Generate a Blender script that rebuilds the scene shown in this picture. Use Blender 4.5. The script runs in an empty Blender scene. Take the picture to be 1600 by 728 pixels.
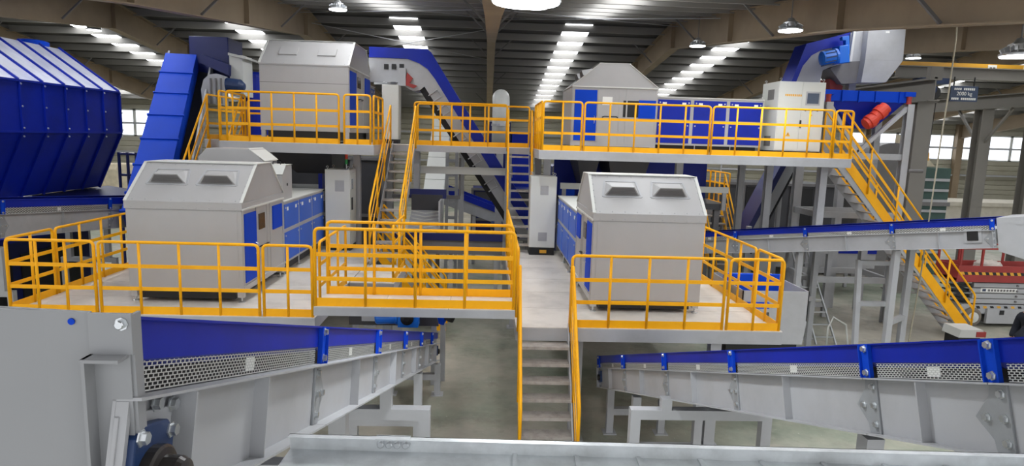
import bpy, bmesh, math, random
from mathutils import Vector, Matrix, Euler
random.seed(7)
scene = bpy.context.scene
COL = scene.collection
# ------------------------------------------------------------------ camera
CAM_H = 4.8
def cam_axes():
    rho = .030; psi = math.radians(2.4); th = math.atan(.148)
    F = Vector((math.sin(psi)*math.cos(th), math.cos(psi)*math.cos(th), -math.sin(th)))
    R0 = Vector((math.cos(psi), -math.sin(psi), 0)); U0 = R0.cross(F)
    R = R0*math.cos(rho)+U0*math.sin(rho); U = U0*math.cos(rho)-R0*math.sin(rho)
    return R, U, F
_R, _U, _F = cam_axes()
cam_d = bpy.data.cameras.new('camera'); cam = bpy.data.objects.new('camera', cam_d); COL.objects.link(cam)
cam_d.sensor_fit = 'HORIZONTAL'; cam_d.sensor_width = 36.0; cam_d.lens = 36.0*1000/1600
cam_d.clip_start = .05; cam_d.clip_end = 400
m3 = Matrix((( _R.x, _U.x, -_F.x), (_R.y, _U.y, -_F.y), (_R.z, _U.z, -_F.z)))
cam.matrix_world = Matrix.Translation((0, 0, CAM_H)) @ m3.to_4x4()
scene.camera = cam
# ------------------------------------------------------------------ world, exposure
w = bpy.data.worlds.new('world'); scene.world = w; w.use_nodes = True
bg = w.node_tree.nodes['Background']; bg.inputs[0].default_value = (.95, .97, 1.0, 1); bg.inputs[1].default_value = 3.1
vs = scene.view_settings
vs.view_transform = 'Standard'; vs.look = 'None'; vs.exposure = -1.12; vs.gamma = 1.0; vs.use_curve_mapping = False
SKYLIGHT = 16.0     # translucent roof strips
LAMP_W = 165.0     # watts of each high-bay lamp
# ------------------------------------------------------------------ materials
M = {}
def lin(c):
    return tuple(((v/255)/12.92 if v/255 <= .04045 else ((v/255+.055)/1.055)**2.4) for v in c)
def mat(name, rgb, rough=.45, metal=0.0, var=.06, scale=3.0, bump=0.0, bscale=40, spec=.5, dirt=None, dirt_amt=.5, dscale=1.2):
    m = bpy.data.materials.new(name); m.use_nodes = True; nt = m.node_tree; n = nt.nodes; l = nt.links
    b = n['Principled BSDF']; c = lin(rgb)
    b.inputs['Roughness'].default_value = rough; b.inputs['Metallic'].default_value = metal
    b.inputs['Specular IOR Level'].default_value = spec
    tc = n.new('ShaderNodeTexCoord')
    ns = n.new('ShaderNodeTexNoise'); ns.inputs['Scale'].default_value = scale; ns.inputs['Detail'].default_value = 5
    l.new(tc.outputs['Object'], ns.inputs['Vector'])
    cr = n.new('ShaderNodeValToRGB')
    cr.color_ramp.elements[0].position = .3; cr.color_ramp.elements[1].position = .7
    cr.color_ramp.elements[0].color = tuple(max(0, v*(1-var)) for v in c)+(1,)
    cr.color_ramp.elements[1].color = tuple(min(1, v*(1+var)) for v in c)+(1,)
    l.new(ns.outputs['Fac'], cr.inputs['Fac'])
    out = cr.outputs['Color']
    if dirt:
        n2 = n.new('ShaderNodeTexNoise'); n2.inputs['Scale'].default_value = dscale; n2.inputs['Detail'].default_value = 8
        n2.inputs['Roughness'].default_value = .65
        l.new(tc.outputs['Object'], n2.inputs['Vector'])
        r2 = n.new('ShaderNodeValToRGB'); r2.color_ramp.elements[0].position = .45; r2.color_ramp.elements[1].position = .72
        r2.color_ramp.elements[0].color = (0, 0, 0, 1); r2.color_ramp.elements[1].color = (dirt_amt,)*3+(1,)
        l.new(n2.outputs['Fac'], r2.inputs['Fac'])
        mx = n.new('ShaderNodeMix'); mx.data_type = 'RGBA'
        l.new(r2.outputs['Color'], mx.inputs[0]); l.new(out, mx.inputs[6]); mx.inputs[7].default_value = lin(dirt)+(1,)
        out = mx.outputs[2]
    l.new(out, b.inputs['Base Color'])
    if bump:
        n3 = n.new('ShaderNodeTexNoise'); n3.inputs['Scale'].default_value = bscale; n3.inputs['Detail'].default_value = 3
        l.new(tc.outputs['Object'], n3.inputs['Vector'])
        bp = n.new('ShaderNodeBump'); bp.inputs['Strength'].default_value = bump; bp.inputs['Distance'].default_value = .01
        l.new(n3.outputs['Fac'], bp.inputs['Height']); l.new(bp.outputs['Normal'], b.inputs['Normal'])
    M[name] = m; return m
def emis(name, rgb, s):
    m = bpy.data.materials.new(name); m.use_nodes = True; nt = m.node_tree
    b = nt.nodes['Principled BSDF']; c = lin(rgb)+(1,)
    b.inputs['Base Color'].default_value = c; b.inputs['Emission Color'].default_value = c; b.inputs['Emission Strength'].default_value = s
    M[name] = m; return m
mat('paint_grey', (172, 171, 171), .42, .0, .03, 1.5, dirt=(160, 156, 150), dirt_amt=.25)
mat('paint_light', (208, 209, 204), .4, 0, .02, 1.5)
mat('paint_steel', (172, 173, 176), .45, 0, .05, 2, dirt=(128, 124, 118), dirt_amt=.3)
mat('paint_steel_dark', (112, 110, 110), .5, 0, .06, 2, dirt=(86, 82, 78), dirt_amt=.4)
mat('blue', (14, 66, 190), .55, 0, .05, 1.5, spec=.12)
mat('blue_panel', (40, 92, 196), .42, 0, .05, 1.5)
mat('blue_deep', (9, 37, 158), .42, 0, .08, 1.5, spec=.3, dirt=(10, 26, 92), dirt_amt=.4)
mat('blue_navy', (12, 26, 92), .4, 0, .08, 2)
mat('blue_motor', (26, 110, 214), .35, 0, .05, 3)
mat('blue_cast', (24, 50, 92), .5, 0, .1, 6)
mat('yellow', (255, 180, 14), .45, 0, .05, 2, spec=.3, dirt=(228, 150, 10), dirt_amt=.35, dscale=2.5)
mat('red', (214, 62, 36), .4, 0, .06, 3)
mat('red_dull', (158, 52, 48), .55, 0, .08, 3, dirt=(110, 50, 46), dirt_amt=.4)
mat('black', (22, 22, 24), .5, 0, .1, 4)
mat('rubber', (34, 34, 36), .8, 0, .1, 6, bump=.2)
mat('dark_chute', (62, 62, 66), .5, 0, .08, 2)
mat('bearing_cap', (58, 54, 52), .28, .4, .1, 5)
mat('zinc', (205, 208, 210), .28, .85, .08, 12, bump=.05)
mat('galv', (214, 218, 220), .4, .25, .14, 9, bump=.06, bscale=25, dirt=(150, 152, 150), dirt_amt=.5, dscale=6)
mat('deck_plate', (214, 208, 200), .5, .1, .05, 1.2, bump=.35, bscale=90, dirt=(160, 154, 146), dirt_amt=.5, dscale=1.6)
mat('tread', (170, 164, 158), .5, .1, .08, 5, bump=.4, bscale=80, dirt=(112, 104, 98), dirt_amt=.6, dscale=8)
mat('concrete_box', (196, 190, 176), .85, 0, .08, 3, bump=.2)
mat('beam_brown', (150, 132, 108), .6, 0, .08, .8, dirt=(118, 100, 82), dirt_amt=.5, dscale=.5)
mat('roof_sheet', (70, 69, 68), .55, 0, .1, .3)
mat('purlin', (140, 138, 134), .5, 0, .08, .6)
mat('siding', (166, 162, 146), .6, 0, .06, .5, dirt=(132, 126, 108), dirt_amt=.5, dscale=.4)
mat('column_grey', (128, 124, 118), .55, 0, .06, 1)
mat('crane_yellow', (226, 168, 50), .45, 0, .05, 1)
mat('sheen_sheet', (226, 228, 240), .35, .4, .1, 1.2, dirt=(140, 150, 196), dirt_amt=.5, dscale=1.5)  # pale colour stands in for roof light reflected off the bunker's top
mat('plate_grey', (150, 153, 156), .45, .1, .06, 4, dirt=(122, 122, 120), dirt_amt=.4, dscale=5)
mat('chute_grey', (146, 147, 149), .45, 0, .03, 2)
mat('bale', (206, 194, 168), .9, 0, .16, 3, bump=.6, bscale=8)
mat('white_paper', (238, 238, 234), .6, 0, .02, 4)
mat('screen', (86, 96, 112), .15, 0, .04, 4)
mat('glass_dark', (70, 56, 48), .1, 0, .05, 4)
mat('cable', (44, 44, 46), .6, 0, .05, 8)
mat('rope', (178, 170, 150), .8, 0, .1, 30)
mat('alu', (196, 198, 200), .35, .7, .05, 6)
mat('tyre', (120, 112, 102), .85, 0, .1, 6)
mat('sign_blue', (52, 66, 92), .5, 0, .05, 3)
mat('cloth_navy', (30, 34, 46), .85, 0, .12, 8, bump=.4, bscale=14)
mat('trouser', (40, 42, 50), .85, 0, .1, 8, bump=.3, bscale=14)
mat('skin', (200, 150, 124), .55, 0, .04, 10)
mat('hair', (24, 20, 18), .6, 0, .1, 30)
mat('rag', (206, 196, 186), .9, 0, .12, 10, bump=.5, bscale=16)
mat('green_lamp', (30, 150, 70), .4)
mat('machine_green', (58, 84, 78), .6, 0, .08, 2)
emis('skylight', (250, 252, 255), SKYLIGHT)
emis('window_glow', (240, 246, 255), 3.5)
emis('lamp_lens', (248, 252, 255), 25.0)
# floor: worn concrete with green coating remains
def floor_mat():
    m = bpy.data.materials.new('floor_concrete'); m.use_nodes = True; nt = m.node_tree; n = nt.nodes; l = nt.links
    b = n['Principled BSDF']; tc = n.new('ShaderNodeTexCoord')
    def noise(s, d=8, r=.6):
        x = n.new('ShaderNodeTexNoise'); x.inputs['Scale'].default_value = s; x.inputs['Detail'].default_value = d; x.inputs['Roughness'].default_value = r
        l.new(tc.outputs['Object'], x.inputs['Vector']); return x
    def ramp(src, a, c, p=(.35, .65)):
        r = n.new('ShaderNodeValToRGB'); r.color_ramp.elements[0].position = p[0]; r.color_ramp.elements[1].position = p[1]
        r.color_ramp.elements[0].color = a; r.color_ramp.elements[1].color = c; l.new(src, r.inputs['Fac']); return r
    def mix(f, a, c):
        x = n.new('ShaderNodeMix'); x.data_type = 'RGBA'; l.new(f, x.inputs[0]); l.new(a, x.inputs[6])
        if isinstance(c, tuple): x.inputs[7].default_value = c
        else: l.new(c, x.inputs[7])
        return x.outputs[2]
    base = ramp(noise(.5).outputs['Fac'], lin((156, 150, 136))+(1,), lin((184, 178, 164))+(1,))
    green = ramp(noise(1.7).outputs['Fac'], lin((104, 120, 102))+(1,), lin((136, 146, 128))+(1,))
    gm = ramp(noise(.22, 6, .7).outputs['Fac'], (0, 0, 0, 1), (.85, .85, .85, 1), (.42, .6))
    st = ramp(noise(.9, 10, .75).outputs['Fac'], (0, 0, 0, 1), (.7, .7, .7, 1), (.54, .72))
    col = mix(gm.outputs['Color'], base.outputs['Color'], green.outputs['Color'])
    col = mix(st.outputs['Color'], col, lin((104, 98, 88))+(1,))
    sc = ramp(noise(14, 4).outputs['Fac'], (0, 0, 0, 1), (.5, .5, .5, 1), (.66, .74))
    col = mix(sc.outputs['Color'], col, lin((214, 208, 196))+(1,))
    l.new(col, b.inputs['Base Color'])
    rr = ramp(noise(1.1).outputs['Fac'], (.35,)*3+(1,), (.65,)*3+(1,)); l.new(rr.outputs['Color'], b.inputs['Roughness'])
    M['floor'] = m
floor_mat()
# ------------------------------------------------------------------ mesh builder
class MB:
    def __init__(s): s.v = []; s.f = []
    def add(s, vs_, fs):
        k = len(s.v); s.v += [Vector(p) for p in vs_]; s.f += [tuple(i+k for i in f) for f in fs]; return s
    def box(s, x0, x1, y0, y1, z0, z1):
        return s.add([(x0,y0,z0),(x1,y0,z0),(x1,y1,z0),(x0,y1,z0),(x0,y0,z1),(x1,y0,z1),(x1,y1,z1),(x0,y1,z1)],
                     [(0,3,2,1),(4,5,6,7),(0,1,5,4),(1,2,6,5),(2,3,7,6),(3,0,4,7)])
    def bar(s, p, q, w_, h, up=(0,0,1)):
        p = Vector(p); q = Vector(q); d = (q-p).normalized(); up = Vector(up)
        sd = d.cross(up)
        if sd.length < 1e-4: sd = d.cross(Vector((0,1,0)))
        sd.normalize(); u = sd.cross(d).normalized(); a = sd*w_/2; b = u*h/2
        return s.add([p-a-b,p+a-b,p+a+b,p-a+b,q-a-b,q+a-b,q+a+b,q-a+b], [(0,3,2,1),(4,5,6,7),(0,1,5,4),(1,2,6,5),(2,3,7,6),(3,0,4,7)])
    def ibeam(s, p, q, w_, h, t=.02, up=(0,0,1)):
        p = Vector(p); q = Vector(q); d = (q-p).normalized(); upv = Vector(up)
        sd = d.cross(upv)
        if sd.length < 1e-4: sd = Vector((1,0,0))
        sd.normalize(); u = sd.cross(d).normalized()
        s.bar(p+u*(h/2-t/2), q+u*(h/2-t/2), w_, t, u); s.bar(p-u*(h/2-t/2), q-u*(h/2-t/2), w_, t, u); s.bar(p, q, t, h-2*t, u); return s
    def prism(s, poly, vec):
        n_ = len(poly); vec = Vector(vec); poly = [Vector(p) for p in poly]
        return s.add(poly+[p+vec for p in poly], [tuple(range(n_))[::-1], tuple(range(n_, 2*n_))]+[(i,(i+1)%n_,(i+1)%n_+n_,i+n_) for i in range(n_)])
    def tube(s, pts, r, n_=8):
        pts = [Vector(p) for p in pts]; k = len(s.v); prev = None; N = len(pts)
        for i, p in enumerate(pts):
            d = (pts[min(i+1, N-1)]-pts[max(i-1, 0)]).normalized()
            if prev is None:
                a = Vector((0,0,1)) if abs(d.z) < .9 else Vector((1,0,0)); u = d.cross(a).normalized()
            else:
                u = (prev-d*prev.dot(d)); u = u.normalized() if u.length > 1e-5 else d.orthogonal().normalized()
            prev = u; v = d.cross(u)
            for j in range(n_):
                t = 2*math.pi*j/n_; s.v.append(p+(u*math.cos(t)+v*math.sin(t))*r)
        for i in range(N-1):
            for j in range(n_):
                a = k+i*n_+j; b = k+i*n_+(j+1) % n_; s.f.append((a, b, b+n_, a+n_))
        s.f.append(tuple(k+j for j in range(n_))[::-1]); s.f.append(tuple(k+(N-1)*n_+j for j in range(n_))); return s
    def lathe(s, prof, o=(0,0,0), ax=(0,0,1), n_=20):
        o = Vector(o); ax = Vector(ax).normalized(); u = ax.orthogonal().normalized(); v = ax.cross(u); k = len(s.v); N = len(prof)
        for r, h in prof:
            for j in range(n_):
                t = 2*math.pi*j/n_; s.v.append(o+ax*h+(u*math.cos(t)+v*math.sin(t))*r)
        for i in range(N-1):
            for j in range(n_):
                a = k+i*n_+j; b = k+i*n_+(j+1) % n_; s.f.append((a, b, b+n_, a+n_))
        s.f.append(tuple(k+j for j in range(n_))[::-1]); s.f.append(tuple(k+(N-1)*n_+j for j in range(n_))); return s
    def quad(s, a, b, c, d): return s.add([a,b,c,d], [(0,1,2,3)])
    def hull8(s, lo, hi):      # frustum between two 4-point loops
        return s.add(list(lo)+list(hi), [(3,2,1,0),(4,5,6,7)]+[(i,(i+1)%4,(i+1)%4+4,i+4) for i in range(4)])
    def mirror_x(s):
        for p in s.v: p.x = -p.x
        s.f = [f[::-1] for f in s.f]; return s
    def mesh(s, name, mtl, inv=None, smooth=False):
        me = bpy.data.meshes.new(name)
        me.from_pydata([tuple(inv @ p) if inv else tuple(p) for p in s.v], [], s.f)
        bm = bmesh.new(); bm.from_mesh(me); bmesh.ops.recalc_face_normals(bm, faces=bm.faces); bm.to_mesh(me); bm.free()
        if smooth:
            for p in me.polygons: p.use_smooth = True
        me.materials.append(M[mtl] if isinstance(mtl, str) else mtl)
        return me
INV = {}      # object name -> matrix that takes world space into the root's space
def link(o, parent=None):
    COL.objects.link(o)
    if parent is not None: o.parent = parent; INV[o.name] = INV.get(parent.name, Matrix())
    return o
def thing(name, label, cat, loc=(0,0,0), rot=(0,0,0), group=None, kind=None):
    o = bpy.data.objects.new(name, None); o.location = loc; o.rotation_euler = rot; o.empty_display_size = .2
    COL.objects.link(o); INV[o.name] = (Matrix.Translation(loc) @ Euler(rot).to_matrix().to_4x4()).inverted()
    tag(o, label, cat, group, kind); return o
def tag(o, label=None, cat=None, group=None, kind=None):
    if label: o['label'] = label
    if cat: o['category'] = cat
    if group: o['group'] = group
    if kind: o['kind'] = kind
    return o
def build(mb, name, mtl, parent=None, world=True, smooth=False, bevel=0, label=None, angle=None):
    inv = INV.get(parent.name) if (parent is not None and world) else None
    o = bpy.data.objects.new(name, mb.mesh(name, mtl, inv, smooth)); link(o, parent)
    if bevel:
        b = o.modifiers.new('bevel', 'BEVEL'); b.width = bevel; b.segments = 2; b.limit_method = 'ANGLE'; b.angle_limit = math.radians(40)
    if label: o['label'] = label
    return o
def inst(name, me, parent, loc, rot=(0,0,0), world=True):
    o = bpy.data.objects.new(name, me); link(o, parent)
    mw = Matrix.Translation(loc) @ (rot.to_matrix().to_4x4() if hasattr(rot, 'to_matrix') else Euler(rot).to_matrix().to_4x4())
    o.matrix_local = (INV.get(parent.name, Matrix()) @ mw) if (world and parent is not None) else mw
    return o
SPLIT = {'leg','stand','edge_post','blue_rail','side_panel','chord','end_plate','sign_hanger','duct_stand','rim','girt','platform_side','base_frame','gusset','frame_bar','beam'}
def B(name, mtl, parent, *boxes, **k):
    if name in SPLIT and len(boxes) > 1:
        return [B(name, mtl, parent, b, **k) for b in boxes][0]
    mb = MB()
    for b in boxes: mb.box(*b)
    return build(mb, name, mtl, parent, **k)
def ax_quat(ax): return Vector((0,0,1)).rotation_difference(Vector(ax))
# shared small meshes (axis +z)
BOLT = MB().lathe([(.016,0),(.016,.003),(.0115,.003),(.0115,.013),(.009,.015)], n_=8).mesh('bolt', 'zinc')
BOLT_S = MB().lathe([(.022,0),(.022,.004),(.016,.004),(.016,.018)], n_=6).mesh('bolt', 'zinc')
# ------------------------------------------------------------------ the hall
RIDGE_Y, PITCH = 25.0, .12
def roof_z(y, z0): return z0-PITCH*abs(y-RIDGE_Y)
fl = tag(B('floor', 'floor', None, (-46, 48, -6, 48, -.2, 0)), 'worn concrete hall floor with greenish coating remains', None, None, 'structure')
mb = MB()
for (ya, yb) in ((-1, RIDGE_Y), (RIDGE_Y, 48)):
    za, zb = roof_z(ya, 9.55), roof_z(yb, 9.55)
    mb.prism([(-46, ya, za), (-46, yb, zb), (-46, yb, zb+.05), (-46, ya, za+.05)], (94, 0, 0))
ceil = tag(build(mb, 'ceiling', 'roof_sheet'), 'dark sheet-metal hall roof with purlins and translucent strips', None, None, 'structure')
pm = MB().box(-46, 48, -.035, .035, -.07, .2).mesh('purlin', 'purlin')
y = -.5
while y < 47.5:
    inst('purlin', pm, ceil, (0, y, roof_z(y, 9.345))); y += 1.5
FLY = {sx: MB().bar((sx*.1, 0, 0), (sx*.95, .05, .83), .05, .05).mesh('fly_brace', 'paint_steel_dark') for sx in (-1, 1)}
for k in range(-4, 6):
    xr = .05+6.99*k
    mb = MB()
    ys = [-1, 2, 13, RIDGE_Y, 37, 47.8]; dep = [1.05, .95, .78, .98, .78, 1.0]
    top = [(xr-.01, y, roof_z(y, 9.345)) for y in ys]; bot = [(xr-.01, y, roof_z(y, 9.345)-d) for y, d in zip(ys, dep)]
    for i in range(5): mb.prism([top[i], top[i+1], bot[i+1], bot[i]], (.02, 0, 0))
    for i in range(5):
        a, b = Vector(bot[i]), Vector(bot[i+1]); mb.bar(a+Vector((.01,0,0)), b+Vector((.01,0,0)), .32, .025)
        a, b = Vector(top[i]), Vector(top[i+1]); mb.bar(a+Vector((.01,0,-.02)), b+Vector((.01,0,-.02)), .32, .025)
    for yy, dd in ((RIDGE_Y, .98), (13, .78), (37, .78), (19, .85), (31, .85)):
        zt = roof_z(yy, 9.345); mb.box(xr-.15, xr+.15, yy-.02, yy+.02, zt-dd, zt)
    build(mb, 'roof_beam', 'beam_brown', ceil)
    for yy in (10, 16, 22, 28, 34, 40):     # fly braces from the beam's lower flange to the purlins
        zb = roof_z(yy, 9.345)-.8
        for sx in (-1, 1): inst('fly_brace', FLY[sx], ceil, (xr, yy, zb))
for k in range(-5, 6):
    xs = 3.55+6.99*k
    for (ya, yb) in ((.5, 23.6), (26.4, 45.5)):
        za, zb = roof_z(ya, 9.53), roof_z(yb, 9.53)
        mb = MB().prism([(xs-.55, ya, za), (xs-.55, yb, zb), (xs-.55, yb, zb+.015), (xs-.55, ya, za+.015)], (1.1, 0, 0))
        build(mb, 'skylight_panel', 'skylight', ceil)
# walls with corrugated siding (real ribs)
def corrugated(mb, x0, x1, z0, z1, yv, step=.36, d=.05):
    z = z0
    while z < z1-.01:
        zt = min(z+step, z1); mb.prism([(x0, yv, z), (x0, yv-d, z+.05), (x0, yv-d, zt-.05), (x0, yv, zt)], (x1-x0, 0, 0)); z += step
mb = MB()
WZ0, WZ1 = 4.15, 6.05
mb.box(-46, 48, 47.0, 47.1, 0, WZ0); mb.box(-46, 48, 47.0, 47.1, WZ1, 7.0)
for x0, x1 in ((-46, -27.2), (-20.5, 26)): mb.box(x0, x1, 47.0, 47.1, WZ0, WZ1)
corrugated(mb, -46, 48, .2, WZ0, 47.0); corrugated(mb, -46, 48, WZ1, 7.0, 47.0); corrugated(mb, -20.5, 26, WZ0, WZ1, 47.0)
wb = tag(build(mb, 'wall_back', 'siding'), 'beige corrugated siding wall at the far end of the hall', None, None, 'structure')
for k in range(-6, 7): B('wall_column', 'beam_brown', wb, (.05+6.99*k-.25, .05+6.99*k+.25, 46.6, 46.95, 0, 6.85))
B('girt', 'paint_steel', wb, (-46, 48, 46.7, 46.8, 3.0, 3.12), (-46, 48, 46.7, 46.8, 5.0, 5.12))
n = 1
for (xa, xb) in ((-27.2, -20.5), (26, 48)):
    x = xa
    while x < xb-.5:
        x1 = min(x+2.2, xb)
        wd = B('window_%d' % n, 'window_glow', None, (x+.1, x1-.1, 47.02, 47.06, WZ0+.08, WZ1-.08)); n += 1
        tag(wd, 'bright daylight window pane in the far wall', None, None, 'structure')
        fr = MB().box(x, x1, 46.95, 47.02, WZ0, WZ0+.1).box(x, x1, 46.95, 47.02, WZ1-.1, WZ1).box(x, x+.1, 46.95, 47.02, WZ0, WZ1).box(x1-.1, x1, 46.95, 47.02, WZ0, WZ1).box(x, x1, 46.95, 47.02, (WZ0+WZ1)/2-.04, (WZ0+WZ1)/2+.04)
        build(fr, 'window_frame', 'paint_light', wd)
        x = x1
for nm, x in (('wall_left', -46.1), ('wall_right', 48.0)):
    mb = MB().box(x, x+.1, -1, 47, 0, 6); mb.prism([(x, -1, 6), (x, RIDGE_Y, 9.4), (x, 47, 7)], (.1, 0, 0))
    tag(build(mb, nm, 'siding'), 'beige side wall of the hall', None, None, 'structure')
# ------------------------------------------------------------------ high-bay lamps
def ray(px, py, Y):
    d = _F+_R*((px-800)/1000)-_U*((py-364)/1000); t = Y/d.y; return Vector((0, 0, CAM_H))+d*t
def lamp(p, r, label):
    t = thing('high_bay_lamp', label, 'lamp', p, group='high-bay lamps under the roof')
    B_ = MB().lathe([(r*.98, 0), (r, .03), (r*.75, .06), (r*.62, .08), (r*.6, .17), (r*.35, .2), (r*.2, .26)], n_=24)
    build(B_, 'housing', 'alu', t, world=False, smooth=False)
    mb = MB()
    for i in range(16):
        a = 2*math.pi*i/16; mb.bar((r*.6*math.cos(a), r*.6*math.sin(a), .12), (r*.9*math.cos(a), r*.9*math.sin(a), .07), .008, .06)
    build(mb, 'cooling_fin', 'alu', t, world=False)
    build(MB().lathe([(r*.93, -.012), (r*.93, 0)], n_=24), 'lens', 'lamp_lens', t, world=False)
    zr = roof_z(p[1], 9.345)-p[2]
    build(MB().tube([(0, 0, .25), (0, 0, max(.3, zr))], .012, 6), 'hanger_rod', 'paint_steel_dark', t, world=False)
    ld = bpy.data.lights.new('lamp_light', 'AREA'); ld.shape = 'DISK'; ld.size = r*1.8; ld.energy = LAMP_W; ld.color = (.93, .97, 1); ld.spread = math.radians(150)
    lo = bpy.data.objects.new('lamp_light', ld); lo.location = (0, 0, -.03); link(lo, t)
for px, py, Y, lab in (
    (822, 2, 4.6, 'largest high-bay lamp at the top edge, nearest of all lamps'),
    (836, 11, 12.5, 'high-bay lamp just under the largest lamp at the top edge'),
    (528, 15, 19, 'high-bay lamp above the right end of the upper left machine'),
    (372, 54, 30, 'small high-bay lamp above the dark blue box of the covered incline'),
    (147, 47, 26, 'high-bay lamp beside the left roof beam joint, above the blue bunker'),
    (1235, 48, 14, 'high-bay lamp under the right roof beam, left of the grey chute head'),
    (1090, 72, 21, 'high-bay lamp below the ridge joint of the right roof beam'),
    (1592, 88, 9.5, 'large high-bay lamp at the right picture edge'),
    (1427, 91, 24, 'high-bay lamp just right of the grey chute head'),
    (1380, 37, 23.5, 'small high-bay lamp above the grey chute head'),
    (1215, 82, 31, 'small high-bay lamp above the white control cabinet with screen'),
    (1128, 125, 43, 'tiny high-bay lamp above the upper blue cabinet doors'),
    (812, 55, 31, 'small high-bay lamp right of the middle roof beam, upper of three'),
    (797, 94, 40, 'tiny high-bay lamp right of the middle roof beam, middle of three'),
    (782, 138, 44, 'tiny high-bay lamp right of the middle roof beam, lowest of three')):
    lamp(ray(px, py, Y), .26 if Y > 5 else .25, lab)
# ------------------------------------------------------------------ reusable builders
def arc_corner(p0, c, p1, r, n_=5):
    p0, c, p1 = Vector(p0), Vector(c), Vector(p1); a = (p0-c).normalized(); b = (p1-c).normalized()
    out = []
    for i in range(n_+1):
        t = i/n_; q0 = c+a*r*(1-t); q1 = c+b*r*t; out.append(q0*(1-t)+q1*t)
    return out
def rail(p0, p1, label, posts=None, h=1.12, toe=True, toe_h=.12, group='yellow guard rails', r=.024, bars=(.40, .75)):
    p0, p1 = Vector(p0), Vector(p1); L = (p1-p0).length; up = Vector((0,0,1))
    t = thing('guard_rail', label, 'guard rail', tuple(p0), group=group)
    path = [p0]+arc_corner(p0, p0+up*h, p1+up*h, .08)+arc_corner(p0+up*h, p1+up*h, p1, .08)+[p1]
    build(MB().tube(path, r, 8), 'frame_tube', 'yellow', t, smooth=True)
    n_ = posts if posts is not None else max(0, round(L/.78)-1)
    for i in range(n_):
        q = p0.lerp(p1, (i+1)/(n_+1)); build(MB().tube([q, q+up*h], r*.92, 8), 'post', 'yellow', t, smooth=True)
    for z in bars: build(MB().bar(p0+up*z, p1+up*z, .012, .058), 'mid_bar', 'yellow', t)
    if toe: build(MB().bar(p0+up*toe_h/2, p1+up*toe_h/2, .008, toe_h), 'toe_board', 'yellow', t)
    return t
def stair(name, label, top, run_dir, width_dir, width, z0, n_, run, strm='paint_steel', cat='stairs', tread_d=.24, str_h=.2, plate=None):
    """top: corner point of the upper end; run_dir: horizontal unit vector going down"""
    top = Vector(top); rd = Vector(run_dir); wd = Vector(width_dir); t = thing(name, label, cat, tuple(top))
    rise = (top.z-z0)/n_
    for k in (0, 1):
        a = top+wd*width*k+Vector((0,0,-.1)); b = Vector((top.x, top.y, z0))+rd*run+wd*width*k+Vector((0,0,.02))
        mb = MB(); th = wd*(.012 if k == 0 else -.012)
        mb.prism([a+Vector((0,0,str_h/2+.08)), a-Vector((0,0,str_h/2)), b-rd*.1+Vector((0,0,-.02)), b+rd*.12+Vector((0,0,-.02)), b+rd*.12+Vector((0,0,.06))], th)
        build(mb, 'stringer', strm, t)
    tm = None
    for i in range(1, n_):
        c = top+rd*(run*i/n_)-Vector((0,0,rise*i))
        mb = MB(); q0 = c+wd*.012+rd*(-tread_d/2); q1 = c+wd*(width-.012)+rd*(-tread_d/2)
        mb.prism([q0, q0+rd*tread_d, q0+rd*tread_d-Vector((0,0,.045)), q0+rd*(tread_d-.02)-Vector((0,0,.045)), q0+rd*(tread_d-.02)-Vector((0,0,.012)), q0-Vector((0,0,.012))], wd*(width-.024))
        build(mb, 'tread', 'tread', t)
    return t
def deck(name, label, x0, x1, y0, y1, z, cols=(), plate=1.2, beam=.2, along='x', front_beam='paint_steel'):
    t = thing(name, label, 'platform', ((x0+x1)/2, (y0+y1)/2, 0))
    n_ = max(1, round(((x1-x0) if along == 'x' else (y1-y0))/plate))
    for i in range(n_):
        if along == 'x':
            a = x0+(x1-x0)*i/n_; b = x0+(x1-x0)*(i+1)/n_; bx = (a+.004, b-.004, y0, y1, z-.012, z)
        else:
            a = y0+(y1-y0)*i/n_; b = y0+(y1-y0)*(i+1)/n_; bx = (x0, x1, a+.004, b-.004, z-.012, z)
        B('deck_plate', 'deck_plate', t, bx)
    zb = z-.012
    for p, q in (((x0, y0+.006, zb-beam/2), (x1, y0+.006, zb-beam/2)), ((x0, y1-.006, zb-beam/2), (x1, y1-.006, zb-beam/2)),
                 ((x0+.006, y0+.013, zb-beam/2), (x0+.006, y1-.013, zb-beam/2)), ((x1-.006, y0+.013, zb-beam/2), (x1-.006, y1-.013, zb-beam/2))):
        build(MB().bar(p, q, .012, beam), 'edge_beam', front_beam, t)
    k = int((x1-x0)/.9)
    for i in range(1, k): xx = x0+(x1-x0)*i/k; build(MB().bar((xx, y0+.05, zb-.05), (xx, y1-.05, zb-.05), .05, .1), 'joist', 'paint_steel_dark', t)
    for (cx, cy, z0) in cols:
        mb = MB().ibeam((cx, cy, z0), (cx, cy, zb-beam), .17, .17, .014, up=(0,1,0)); build(mb, 'column', 'paint_steel', t)
        B('base_plate', 'paint_steel', t, (cx-.15, cx+.15, cy-.15, cy+.15, z0, z0+.02))
    return t
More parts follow.
